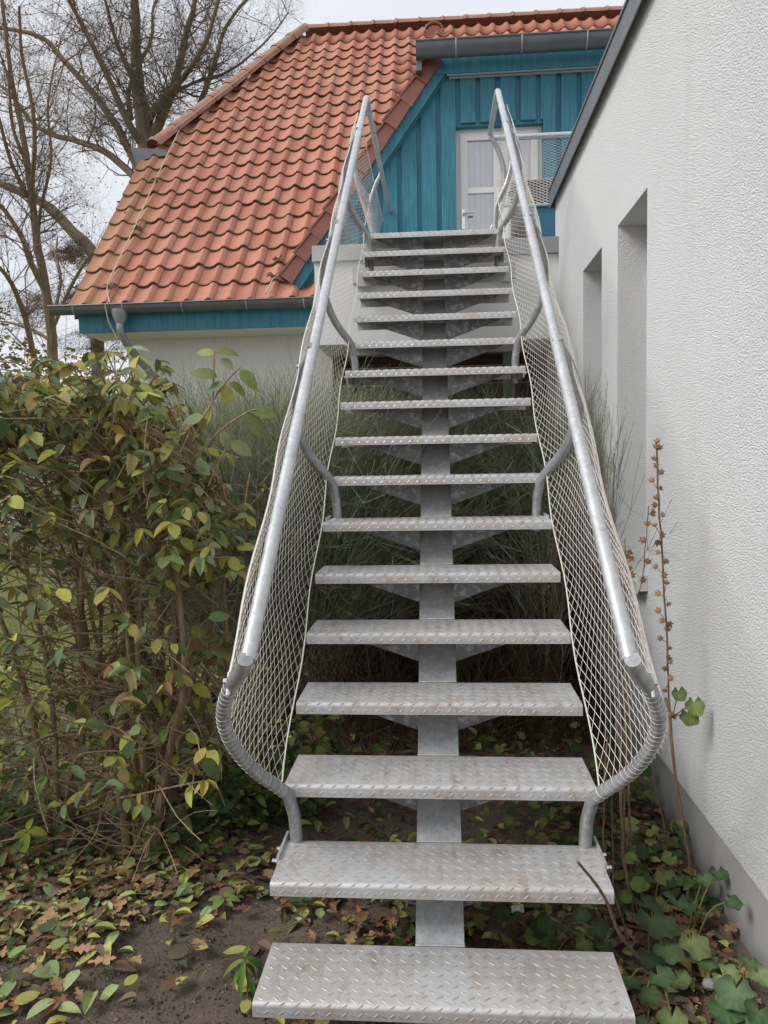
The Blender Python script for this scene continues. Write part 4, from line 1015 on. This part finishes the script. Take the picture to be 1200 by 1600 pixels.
# ================================================================ LITTER AND GROUND COVER
FC = {'brown oak leaf': (.20, .115, .065), 'rust oak leaf': (.29, .145, .07), 'tan oak leaf': (.38, .25, .14), 'yellow-green oval leaf': (.42, .42, .13), 'pale green oval leaf': (.34, .42, .19), 'dark olive oval leaf': (.12, .125, .065), 'grey-brown oval leaf': (.19, .14, .10)}
it = []
def lit(x, y, k=None, sc=1.0):
    k = k or random.choices(list(FC), [5, 3, 6, 7, 5, 2, 5])[0]
    T = random.choice(OAK) if 'oak' in k else random.choice(OVAL)
    return T, rot((x, y, gh(x, y)+random.uniform(-.004, .022)), random.uniform(0, 6.3), random.gauss(0, .17), random.gauss(0, .15), random.uniform(.045, .09)*sc), jit(FC[k], .3), k
def bare(x, y): return ((x+.78)/.42)**2+((y-2.25)/.32)**2 < 1
for _ in range(4600):
    x = random.uniform(-4, .92) if random.random() < .7 else random.uniform(-1.9, -.9); y = 1.95+random.random()**1.3*4.6 if random.random() < .7 else random.uniform(2.25, 3.0)
    if bare(x, y) and random.random() < .93: continue
    if x < -.5 and y < 2.3 and random.random() < .6: continue
    t = lit(x, y, None, .9); it.append(t[:3])
for _ in range(5200):
    x = random.uniform(-3.2, .92); y = random.uniform(2.3, 6.0)
    if bare(x, y): continue
    T = random.choice(SMALL); it.append((T, rot((x, y, gh(x, y)+random.uniform(-.005, .03)), random.uniform(0, 6.3), random.gauss(0, .5), random.gauss(0, .4), random.uniform(.02, .06)), jit(random.choice([(.17, .09, .045), (.22, .14, .07), (.10, .065, .04), (.14, .15, .05), (.25, .18, .09)]), .3)))
for _ in range(420):
    x = random.uniform(.5, .92); y = random.uniform(2.0, 3.4); t = lit(x, y, random.choice(['brown oak leaf', 'tan oak leaf', 'grey-brown oval leaf']), .8); it.append(t[:3])
me = scatter_mesh('leaf_litter', it, DRYLEAF, False); tag(link(bpy.data.objects.new('leaf_litter', me)), 'dense brown and yellow leaf litter covering the soil around the shrub', 'leaf litter', None, 'stuff')
cr_ = []
TET = (np.array([(1, 0, -.3), (-.5, .8, -.3), (-.6, -.8, -.3), (0, 0, .8)])*.5, [(0, 1, 3), (1, 2, 3), (2, 0, 3)])
for _ in range(9000):
    x = random.uniform(-1.6, .9); y = 1.95+random.random()**1.4*1.5; cr_.append((TET, rot((x, y, gh(x, y)-.010), random.uniform(0, 6.3), random.gauss(0, .4), random.gauss(0, .4), random.choice((.004, .006, .009, .014))), jit(random.choice([(.12, .09, .07), (.16, .125, .095), (.09, .07, .05), (.26, .22, .17)]), .3)))
me = scatter_mesh('soil_crumbs', cr_, DRYLEAF); tag(link(bpy.data.objects.new('soil_crumbs', me)), 'loose soil crumbs and grit on the bare ground', 'soil crumbs', None, 'stuff')
zones = [((-1.35, -.95, 2.02, 2.28), 'on the trodden soil at the lower left', 24), ((-1.75, -1.1, 2.28, 2.75), 'in the leafy patch below the left shrub', 80), ((-.95, -.55, 2.08, 2.5), 'on bare soil left of the lowest treads', 16), ((-1.0, -.45, 2.5, 3.0), 'beside the bowed foot of the left handrail', 26), ((-.45, .45, 2.35, 3.2), 'on the ground seen between the lower treads', 34), ((.55, .9, 2.1, 2.6), 'among the mallow leaves by the plinth', 22)]
cache = {}
for (x0, x1, y0, y1), where, n in zones:
    for _ in range(n):
        x, y = random.uniform(x0, x1), random.uniform(y0, y1); T, M_, c, k = lit(x, y, None, 1.05)
        if (k, 0) not in cache:
            for q in range(4): cache[(k, q)] = colour_mesh(OAK[q] if 'oak' in k else OVAL[q], jit(FC[k], .25), DRYLEAF, 'fallen_leaf')
        o = bpy.data.objects.new('fallen_leaf', cache[(k, random.randrange(4))]); link(o); M_[2, 3] += .012; o.matrix_world = Matrix(M_.tolist())
        tag(o, '%s lying %s' % (k, where), 'leaf', '%ss %s' % (k.replace('leaf', 'leave'), where))
# low green weeds, left and under the stair
def weeds(label, boxes, n, cols, sz, h, kind=None):
    it = []; st = []
    for _ in range(n):
        x0, x1, y0, y1 = random.choice(boxes); x, y = random.uniform(x0, x1), random.uniform(y0, y1)
        if math.sin(x*7+y*3)+math.sin(y*9-x*4) < -.5: continue
        z = gh(x, y)+random.random()**1.5*h+.01; T = random.choice(LOBED+OVAL[:2]); it.append((T, frame((x, y, z), (random.gauss(0, 1), random.gauss(0, 1), random.gauss(0, .3)), (random.gauss(0, .4), random.gauss(-.3, .4), 1), random.uniform(.5, 1.2)*sz), jit(random.choice(cols), .3)))
        if random.random() < .4: it.append((BLADE, frame((x, y, gh(x, y)-.01), (random.gauss(0, .1), random.gauss(0, .1), 1), (1, 0, 0), max(.03, z)), jit((.14, .16, .06), .2)))
    me = scatter_mesh('ground_weeds', it, LEAF, True); tag(link(bpy.data.objects.new('ground_weeds', me)), label, 'weeds', None, 'stuff')
GC = [(.08, .14, .045), (.12, .18, .055), (.18, .23, .07), (.06, .10, .04), (.22, .22, .08)]
weeds('low green weeds around the foot of the leafy shrub', [(-3, -1.05, 2.75, 4.2), (-1.05, -.55, 2.9, 4.0)], 2300, GC, .065, .26)
weeds('low green weeds spreading under the treads', [(-.5, .9, 2.6, 4.4), (-.55, .35, 2.3, 2.8), (.4, .9, 2.5, 3.6)], 760, GC, .055, .16)
# ---- mallow plants along the plinth
MC = [(.07, .125, .055), (.10, .155, .07), (.15, .20, .09), (.055, .095, .04)]
def mallow(label, spots, mat=LEAF, cat='plant', name='mallow_plant'):
    b = at(spots[0][0], spots[0][1]+20, Z=.03); base = Vector((min(b[0], .9), b[1], 0.0)); t = tag(empty(name, base), label, cat)
    for (x, y, z, r, c) in spots:
        p = Vector(at(x, y, Z=z)); p.x = min(p.x, .93)
        me = colour_mesh(random.choice(LOBED[:2]), jit(c, .12), mat); o = bpy.data.objects.new('leaf', me); link(o, t)
        M_ = frame(p-base, (random.gauss(0, .6), -1, random.uniform(-.6, 0)), (random.gauss(0, .25), random.uniform(-.7, -.1), 1), r*2.1); o.matrix_local = Matrix(M_.tolist())
        s = MB(); q = p-base; s.tube(pathw([Vector((random.gauss(0, .02), random.gauss(0, .02), -.02)), q*.5+Vector((0, .02, .05)), q+Vector((0, .005, -.004))], 3), .0026, 5, False, (.22, .25, .08)); s.obj('petiole', LEAF, t, True)
mallow('mallow plant with big dark lobed leaves right of the second tread', [(1020, 1437, .16, .062, MC[3]), (1058, 1410, .14, .05, MC[0]), (995, 1368, .10, .042, MC[1]), (1035, 1372, .10, .042, MC[2]), (1003, 1410, .1, .045, MC[0]), (1040, 1480, .12, .045, MC[1]), (970, 1405, .08, .04, MC[3]), (1015, 1495, .06, .045, MC[0])])
mallow('mallow plant with one pale holed leaf, at the plinth', [(1080, 1470, .13, .048, (.17, .22, .09)), (1105, 1497, .10, .04, MC[1]), (1140, 1408, .22, .028, MC[0]), (1125, 1362, .20, .032, MC[0]), (1100, 1370, .16, .03, MC[1]), (1098, 1400, .08, .028, MC[3]), (1110, 1415, .05, .03, MC[0])])
mallow('mallow plant in the bottom right corner', [(1150, 1545, .14, .052, MC[1]), (1185, 1522, .16, .036, MC[2]), (1172, 1503, .15, .032, MC[1]), (1130, 1575, .10, .045, MC[0]), (1130, 1525, .08, .04, MC[2]), (1185, 1580, .14, .04, MC[0]), (1160, 1595, .10, .04, MC[1])])
mallow('mallow plant close to the right end of the lowest tread', [(1030, 1525, .10, .036, MC[0]), (1050, 1590, .06, .04, (.16, .20, .07)), (1010, 1555, .08, .034, MC[3]), (1012, 1600, .05, .03, MC[1]), (1060, 1530, .05, .03, MC[2]), (985, 1530, .05, .03, MC[0])])
mallow('mallow plant whose leaves touch the plinth beside the handrail', [(1058, 1290, .10, .035, MC[0]), (1070, 1302, .14, .03, MC[1]), (1085, 1290, .16, .026, MC[0]), (1050, 1320, .08, .034, MC[1]), (1058, 1338, .06, .036, MC[2]), (1020, 1335, .07, .034, MC[3]), (985, 1320, .06, .032, MC[0]), (1000, 1290, .05, .03, MC[2])])
mallow('round-leaved weed on the dark soil between the two lowest treads', [(855, 1460, .04, .045, (.10, .14, .05)), (905, 1430, .08, .03, MC[1]), (930, 1450, .08, .035, MC[0]), (915, 1470, .05, .03, MC[2]), (945, 1478, .05, .03, MC[3])], LEAF, 'weed', 'round_leaved_weed')
# ---- hollyhock stalks with seed pods
def pod_mesh():
    v = []; f = []; n = 6
    for i in range(n):
        a = 2*math.pi*i/n; a2 = a+math.pi/n; b = len(v)
        v += [(0, 0, -.2), (.45*math.cos(a2-.75), .45*math.sin(a2-.75), .1), (.95*math.cos(a2), .95*math.sin(a2), .42), (.45*math.cos(a2+.75), .45*math.sin(a2+.75), .1)]; f += [(b, b+1, b+2, b+3)]
    b = len(v)
    for z, r in ((-.25, .2), (-.05, .55), (.2, .5), (.38, .2)):
        for i in range(8): v.append((r*math.cos(i*math.pi/4), r*math.sin(i*math.pi/4), z))
    for j in range(3):
        for i in range(8): f.append((b+j*8+i, b+j*8+(i+1) % 8, b+j*8+8+(i+1) % 8, b+j*8+8+i))
    f.append(tuple(b+24+i for i in range(8))); q = MB(); q.add(v, f); return q
PM = [pod_mesh().mesh('seed_pod', simple('dry_seed_pod', c, .85, 0, .35, 60)) for c in ((.25, .16, .08), (.33, .20, .085), (.18, .11, .055))]
def stalk(label, pts, Y, r, pods, extra=()):
    P = pathw([Vector(at(x, y, Y=Y)) for x, y in pts], 4, .002); P = [Vector((min(p.x, .91), p.y, p.z)) for p in P]; base = Vector((P[0].x, P[0].y, 0)); t = tag(empty('hollyhock_stalk', base), label, 'dead plant')
    m = MB(); m.tube([p-base for p in ([Vector((P[0].x, P[0].y, -.03))] if P[0].z > 0 else [])+P], [r]*(len(P)//2)+[r*.6]*(len(P)-len(P)//2+(1 if P[0].z > 0 else 0)), 6); m.obj('stem', DRYST, t, True)
    for (x, y) in pods:
        p = Vector(at(x, y, Y=Y+random.uniform(-.012, .012))); c = min(P, key=lambda q: (q-p).length); o = bpy.data.objects.new('seed_pod', random.choice(PM)); link(o, t)
        d = (p-c); d = (d+Vector((random.gauss(0, .01), -.02, .012))).normalized(); o.matrix_local = Matrix(frame(p-base, d.orthogonal(), d, random.uniform(.0135, .0185)).tolist())
        if (p-c).length > .012: m = MB(); m.tube([c-base+Vector((0, 0, -.01)), p-base], .0013, 3); m.obj('stalklet', DRYST, t)
    return t, base
pods = [(1027, 690), (1024, 698), (1030, 700), (1022, 717), (1025, 727), (1033, 738), (1019, 751), (1032, 763), (1026, 778), (1024, 789), (1035, 805), (1023, 821), (1034, 836), (1028, 847), (1029, 863), (1040, 876), (1025, 886), (1037, 899), (1041, 911), (1029, 928), (1044, 943), (1029, 955), (1035, 970), (1045, 975), (1043, 984), (1032, 998), (1045, 1012), (1044, 1028), (1047, 1034), (1040, 1044), (1047, 1060), (1039, 1078), (1046, 1115), (1052, 1120)]
tt, bs = stalk('tallest dried hollyhock stalk strung with brown seed pods, in front of the white wall', [(1088, 1420), (1075, 1330), (1058, 1230), (1047, 1120), (1042, 1000), (1034, 860), (1028, 760), (1026, 690)], 2.66, .0055, pods)
for (x, y, r, c) in ((1060, 1080, .028, (.13, .18, .06)), (1084, 1098, .036, (.20, .27, .09)), (1074, 1114, .036, (.14, .18, .06)), (1036, 1094, .02, (.16, .18, .07))):
    p = Vector(at(x, y, Y=2.62)); p.x = min(p.x, .915); me = colour_mesh(LOBED[1], c, LEAF); o = bpy.data.objects.new('leaf', me); link(o, tt); o.matrix_local = Matrix(frame(p-bs, (random.gauss(0, .2), -.3, -1), (0, -1, .35), r*1.9).tolist())
    m = MB(); m.tube([Vector(at(1051, 1120, Y=2.66))-bs, p-bs], .002, 4); m.obj('stalklet', DRYST, tt)
stalk('thin pale hollyhock stalk with few pods, rising before the window sill', [(985, 1330), (982, 1200), (984, 1080), (987, 966), (1004, 902), (1011, 820), (1014, 790)], 2.75, .003, [(1020, 799), (1012, 819), (1005, 844), (1012, 878), (1004, 906), (1019, 803)])
stalk('short hollyhock stalk with clustered ochre pods close behind the right net', [(975, 1330), (976, 1150), (978, 1000), (980, 900), (976, 842)], 2.8, .0035, [(984, 863), (980, 866), (986, 872), (981, 876), (976, 880), (984, 888), (987, 899), (980, 889), (978, 910), (986, 914), (984, 924), (981, 932), (986, 947), (966, 881), (970, 888), (980, 955), (982, 985), (984, 1010), (978, 970), (985, 1030), (980, 1045)])
# ---- bare standing canes at the right end of the lowest treads
for pts, Y, r, lb in (([(990, 1412), (975, 1345), (970, 1235), (966, 1120), (963, 1000)], 2.55, .0062, 'thick bare brown cane nearest the handrail at the right of the second tread'), ([(979, 1350), (981, 1300), (983, 1222), (990, 1130)], 2.7, .0035, 'thin straight cane just behind the thick bare one'), ([(981, 1462), (957, 1390), (944, 1330), (943, 1262), (950, 1150)], 2.42, .0042, 'slim cane rising past the right end bolts of the second tread'), ([(958, 1345), (956, 1290), (953, 1200)], 2.6, .003, 'slender grey cane close to the foot of the right handrail'), ([(948, 1000), (955, 860), (958, 770), (960, 708)], 3.3, .0045, 'dark bare twig standing before the far reveal of the near window'), ([(1045, 1345), (1034, 1270), (1020, 1215), (1018, 1150)], 2.85, .003, 'greenish cane leaning on the concrete plinth')):
    P = pathw([Vector(at(x, y, Y=Y)) for x, y in pts], 4, .003); P = [Vector((min(p.x, .9), p.y, p.z)) for p in P]; m = MB()
    P[0].z = min(P[0].z, 0) if P[0].z < .4 else P[0].z
    if P[0].z > .3: P = [Vector((P[0].x, P[0].y, 0))]+P
    m.tube(P, [r*(1-.45*i/(len(P)-1)) for i in range(len(P))], 7); tag(m.obj('bare_cane', DRYST, None, True), lb, 'cane')
a_ = Vector(at(1010, 1513, Y=2.25)); b_ = Vector(at(902, 1346, Y=1.97)); m = MB()
P = pathw([a_, a_.lerp(b_, .35)+Vector((-.012, 0, .0)), a_.lerp(b_, .7)+Vector((.012, 0, 0)), b_], 4, .001); m.tube(P, [.0058*(1-.35*i/(len(P)-1)) for i in range(len(P))], 7)
tag(m.obj('dead_branch', DRYST, None, True), 'dead brown branch leaning across the right corner of the second tread', 'branch')
# ---- stones, scrap, seedlings
for (x, y, r, lb) in ((1095, 1430, .020, 'pale rounded stone by the plinth beyond the dark mallow leaf'), (1055, 1360, .026, 'grey stone half hidden under weeds near the canes'), (1110, 1545, .026, 'whitish stone between the mallow plants near the lowest tread'), (1068, 1382, .012, 'small tan pebble beside the grey stone'), (1008, 1270, .03, 'flat grey stone behind the foot of the right handrail')):
    p = at(x, y, Z=.03); m = MB(); v = []
    for j in range(5):
        for i in range(8): a = i*math.pi/4; q = math.sin(math.pi*(j+.3)/4.6); v.append((p[0]+r*q*math.cos(a)*random.uniform(.85, 1.1), p[1]+r*.8*q*math.sin(a)*random.uniform(.85, 1.1), .045+r*.6*math.cos(math.pi*(j+.3)/4.6)))
    m.add(v, [(j*8+i, j*8+(i+1) % 8, j*8+8+(i+1) % 8, j*8+8+i) for j in range(4) for i in range(8)]+[tuple(range(7, -1, -1)), tuple(32+i for i in range(8))]); tag(m.obj('stone', STONE, None, True), lb, 'stone')
p = Vector(at(808, 1424, Z=.01)); m = MB(); v = []
for i in range(5):
    for j in range(4): v.append((p.x+(i-2)*.011+random.gauss(0, .003), p.y+(j-1.5)*.012+random.gauss(0, .003), .022+random.gauss(0, .007)))
m.add(v, [(i*4+j, i*4+4+j, i*4+5+j, i*4+1+j) for i in range(4) for j in range(3)]); tag(m.obj('paper_scrap', WHITE), 'small crumpled white scrap on the soil behind the lowest tread', 'scrap')
def sprout(name, label, x, y, lvs, col, h=.12, T=NARROW):
    b = Vector(at(x, y, Z=0)); t = tag(empty(name, b), label, 'plant'); m = MB(); m.tube(pathw([Vector((0, 0, -.02)), Vector((.006, 0, h*.5)), Vector((-.003, 0, h))], 3), .0028, 5); m.obj('stem', DRYST, t, True)
    for (a, dz, s, z) in lvs:
        me = colour_mesh(random.choice(T), jit(col, .15), LEAF); o = bpy.data.objects.new('leaf', me); link(o, t)
        o.matrix_local = Matrix(frame((0, 0, z*h), (math.cos(a), math.sin(a)*.7, dz), (0, -.35, 1), s).tolist())
sprout('seedling', 'bright green seedling with drooping narrow leaves left of the lowest tread', 385, 1570, [(3.3, -.5, .09, .95), (2.9, -.9, .08, .8), (3.8, -1.1, .085, .9), (.1, -.5, .08, 1), (.5, -.8, .07, .85), (4.6, -.9, .10, .95), (1.6, .3, .05, 1), (5.4, -.8, .08, .7)], (.13, .24, .05), .15)
sprout('young_shoot', 'yellow-green young shoot with four pointed leaves at the far left', 45, 1345, [(3.0, -.2, .09, .9), (.1, -.1, .08, 1), (4.7, -.9, .09, .95), (1.5, .9, .05, 1)], (.32, .40, .06), .13, OVAL[:1])
sprout('ground_sprig', 'pale green sprig of small leaves on the soil left of the second tread', 350, 1420, [(3.2, .1, .06, .6), (.2, .1, .06, .7), (4.4, 0, .06, .8), (1.3, .2, .05, .8), (5.5, .1, .05, .5)], (.22, .30, .09), .05, OVAL)
def fallen_twig(label, pts, lvs):
    P = [Vector(at(x, y, Z=.025)) for x, y in pts]; t = tag(empty('fallen_twig', (P[0].x, P[0].y, 0)), label, 'twig'); b = Vector((P[0].x, P[0].y, 0)); m = MB(); m.tube([p-b for p in pathw(P, 3)], .0028, 5); m.obj('stem', DRYST, t, True)
    for (x, y, x2, y2, c) in lvs:
        p = Vector(at(x, y, Z=.04)); q = Vector(at(x2, y2, Z=.03)); d = q-p; me = colour_mesh(random.choice(OVAL), jit(c, .1), LEAF); o = bpy.data.objects.new('leaf', me); link(o, t); o.matrix_local = Matrix(frame(p-b, d, (0, -.3, 1), d.length).tolist())
fallen_twig('fallen twig with large pale green leaves near the left edge', [(45, 1475), (80, 1452), (120, 1445)], [(78, 1452, 130, 1450, (.20, .27, .12)), (80, 1455, 70, 1432, (.10, .13, .07)), (95, 1452, 128, 1430, (.09, .11, .06)), (125, 1448, 152, 1435, (.30, .38, .14))])
fallen_twig('fallen twig with two broad pale leaves in the bottom left corner', [(0, 1555), (30, 1533), (55, 1520)], [(50, 1522, 95, 1515, (.28, .36, .15)), (78, 1500, 84, 1528, (.26, .34, .14)), (25, 1530, -5, 1560, (.27, .36, .15)), (20, 1535, 12, 1515, (.10, .14, .05))])
# ---- old timber lying behind the shrub
tf_ = tag(empty('timber_frame', (-1.6, 4.3, 0)), 'old dark brown timber beams propped on the ground behind the leafy shrub', 'timber')
for (p, q, w_, h_) in (((200, 1005), (305, 1160), .07, .10), ((180, 1090), (335, 1086), .05, .09), ((228, 1128), (345, 1150), .05, .08), ((150, 1030), (205, 1150), .05, .07)):
    A_ = Vector(at(*p, Y=4.35)); B_ = Vector(at(*q, Y=4.2)); m = MB(); m.bar(A_, B_, w_, h_); o = m.obj('beam', BOARD, tf_); o.location = (1.6, -4.3, 0)
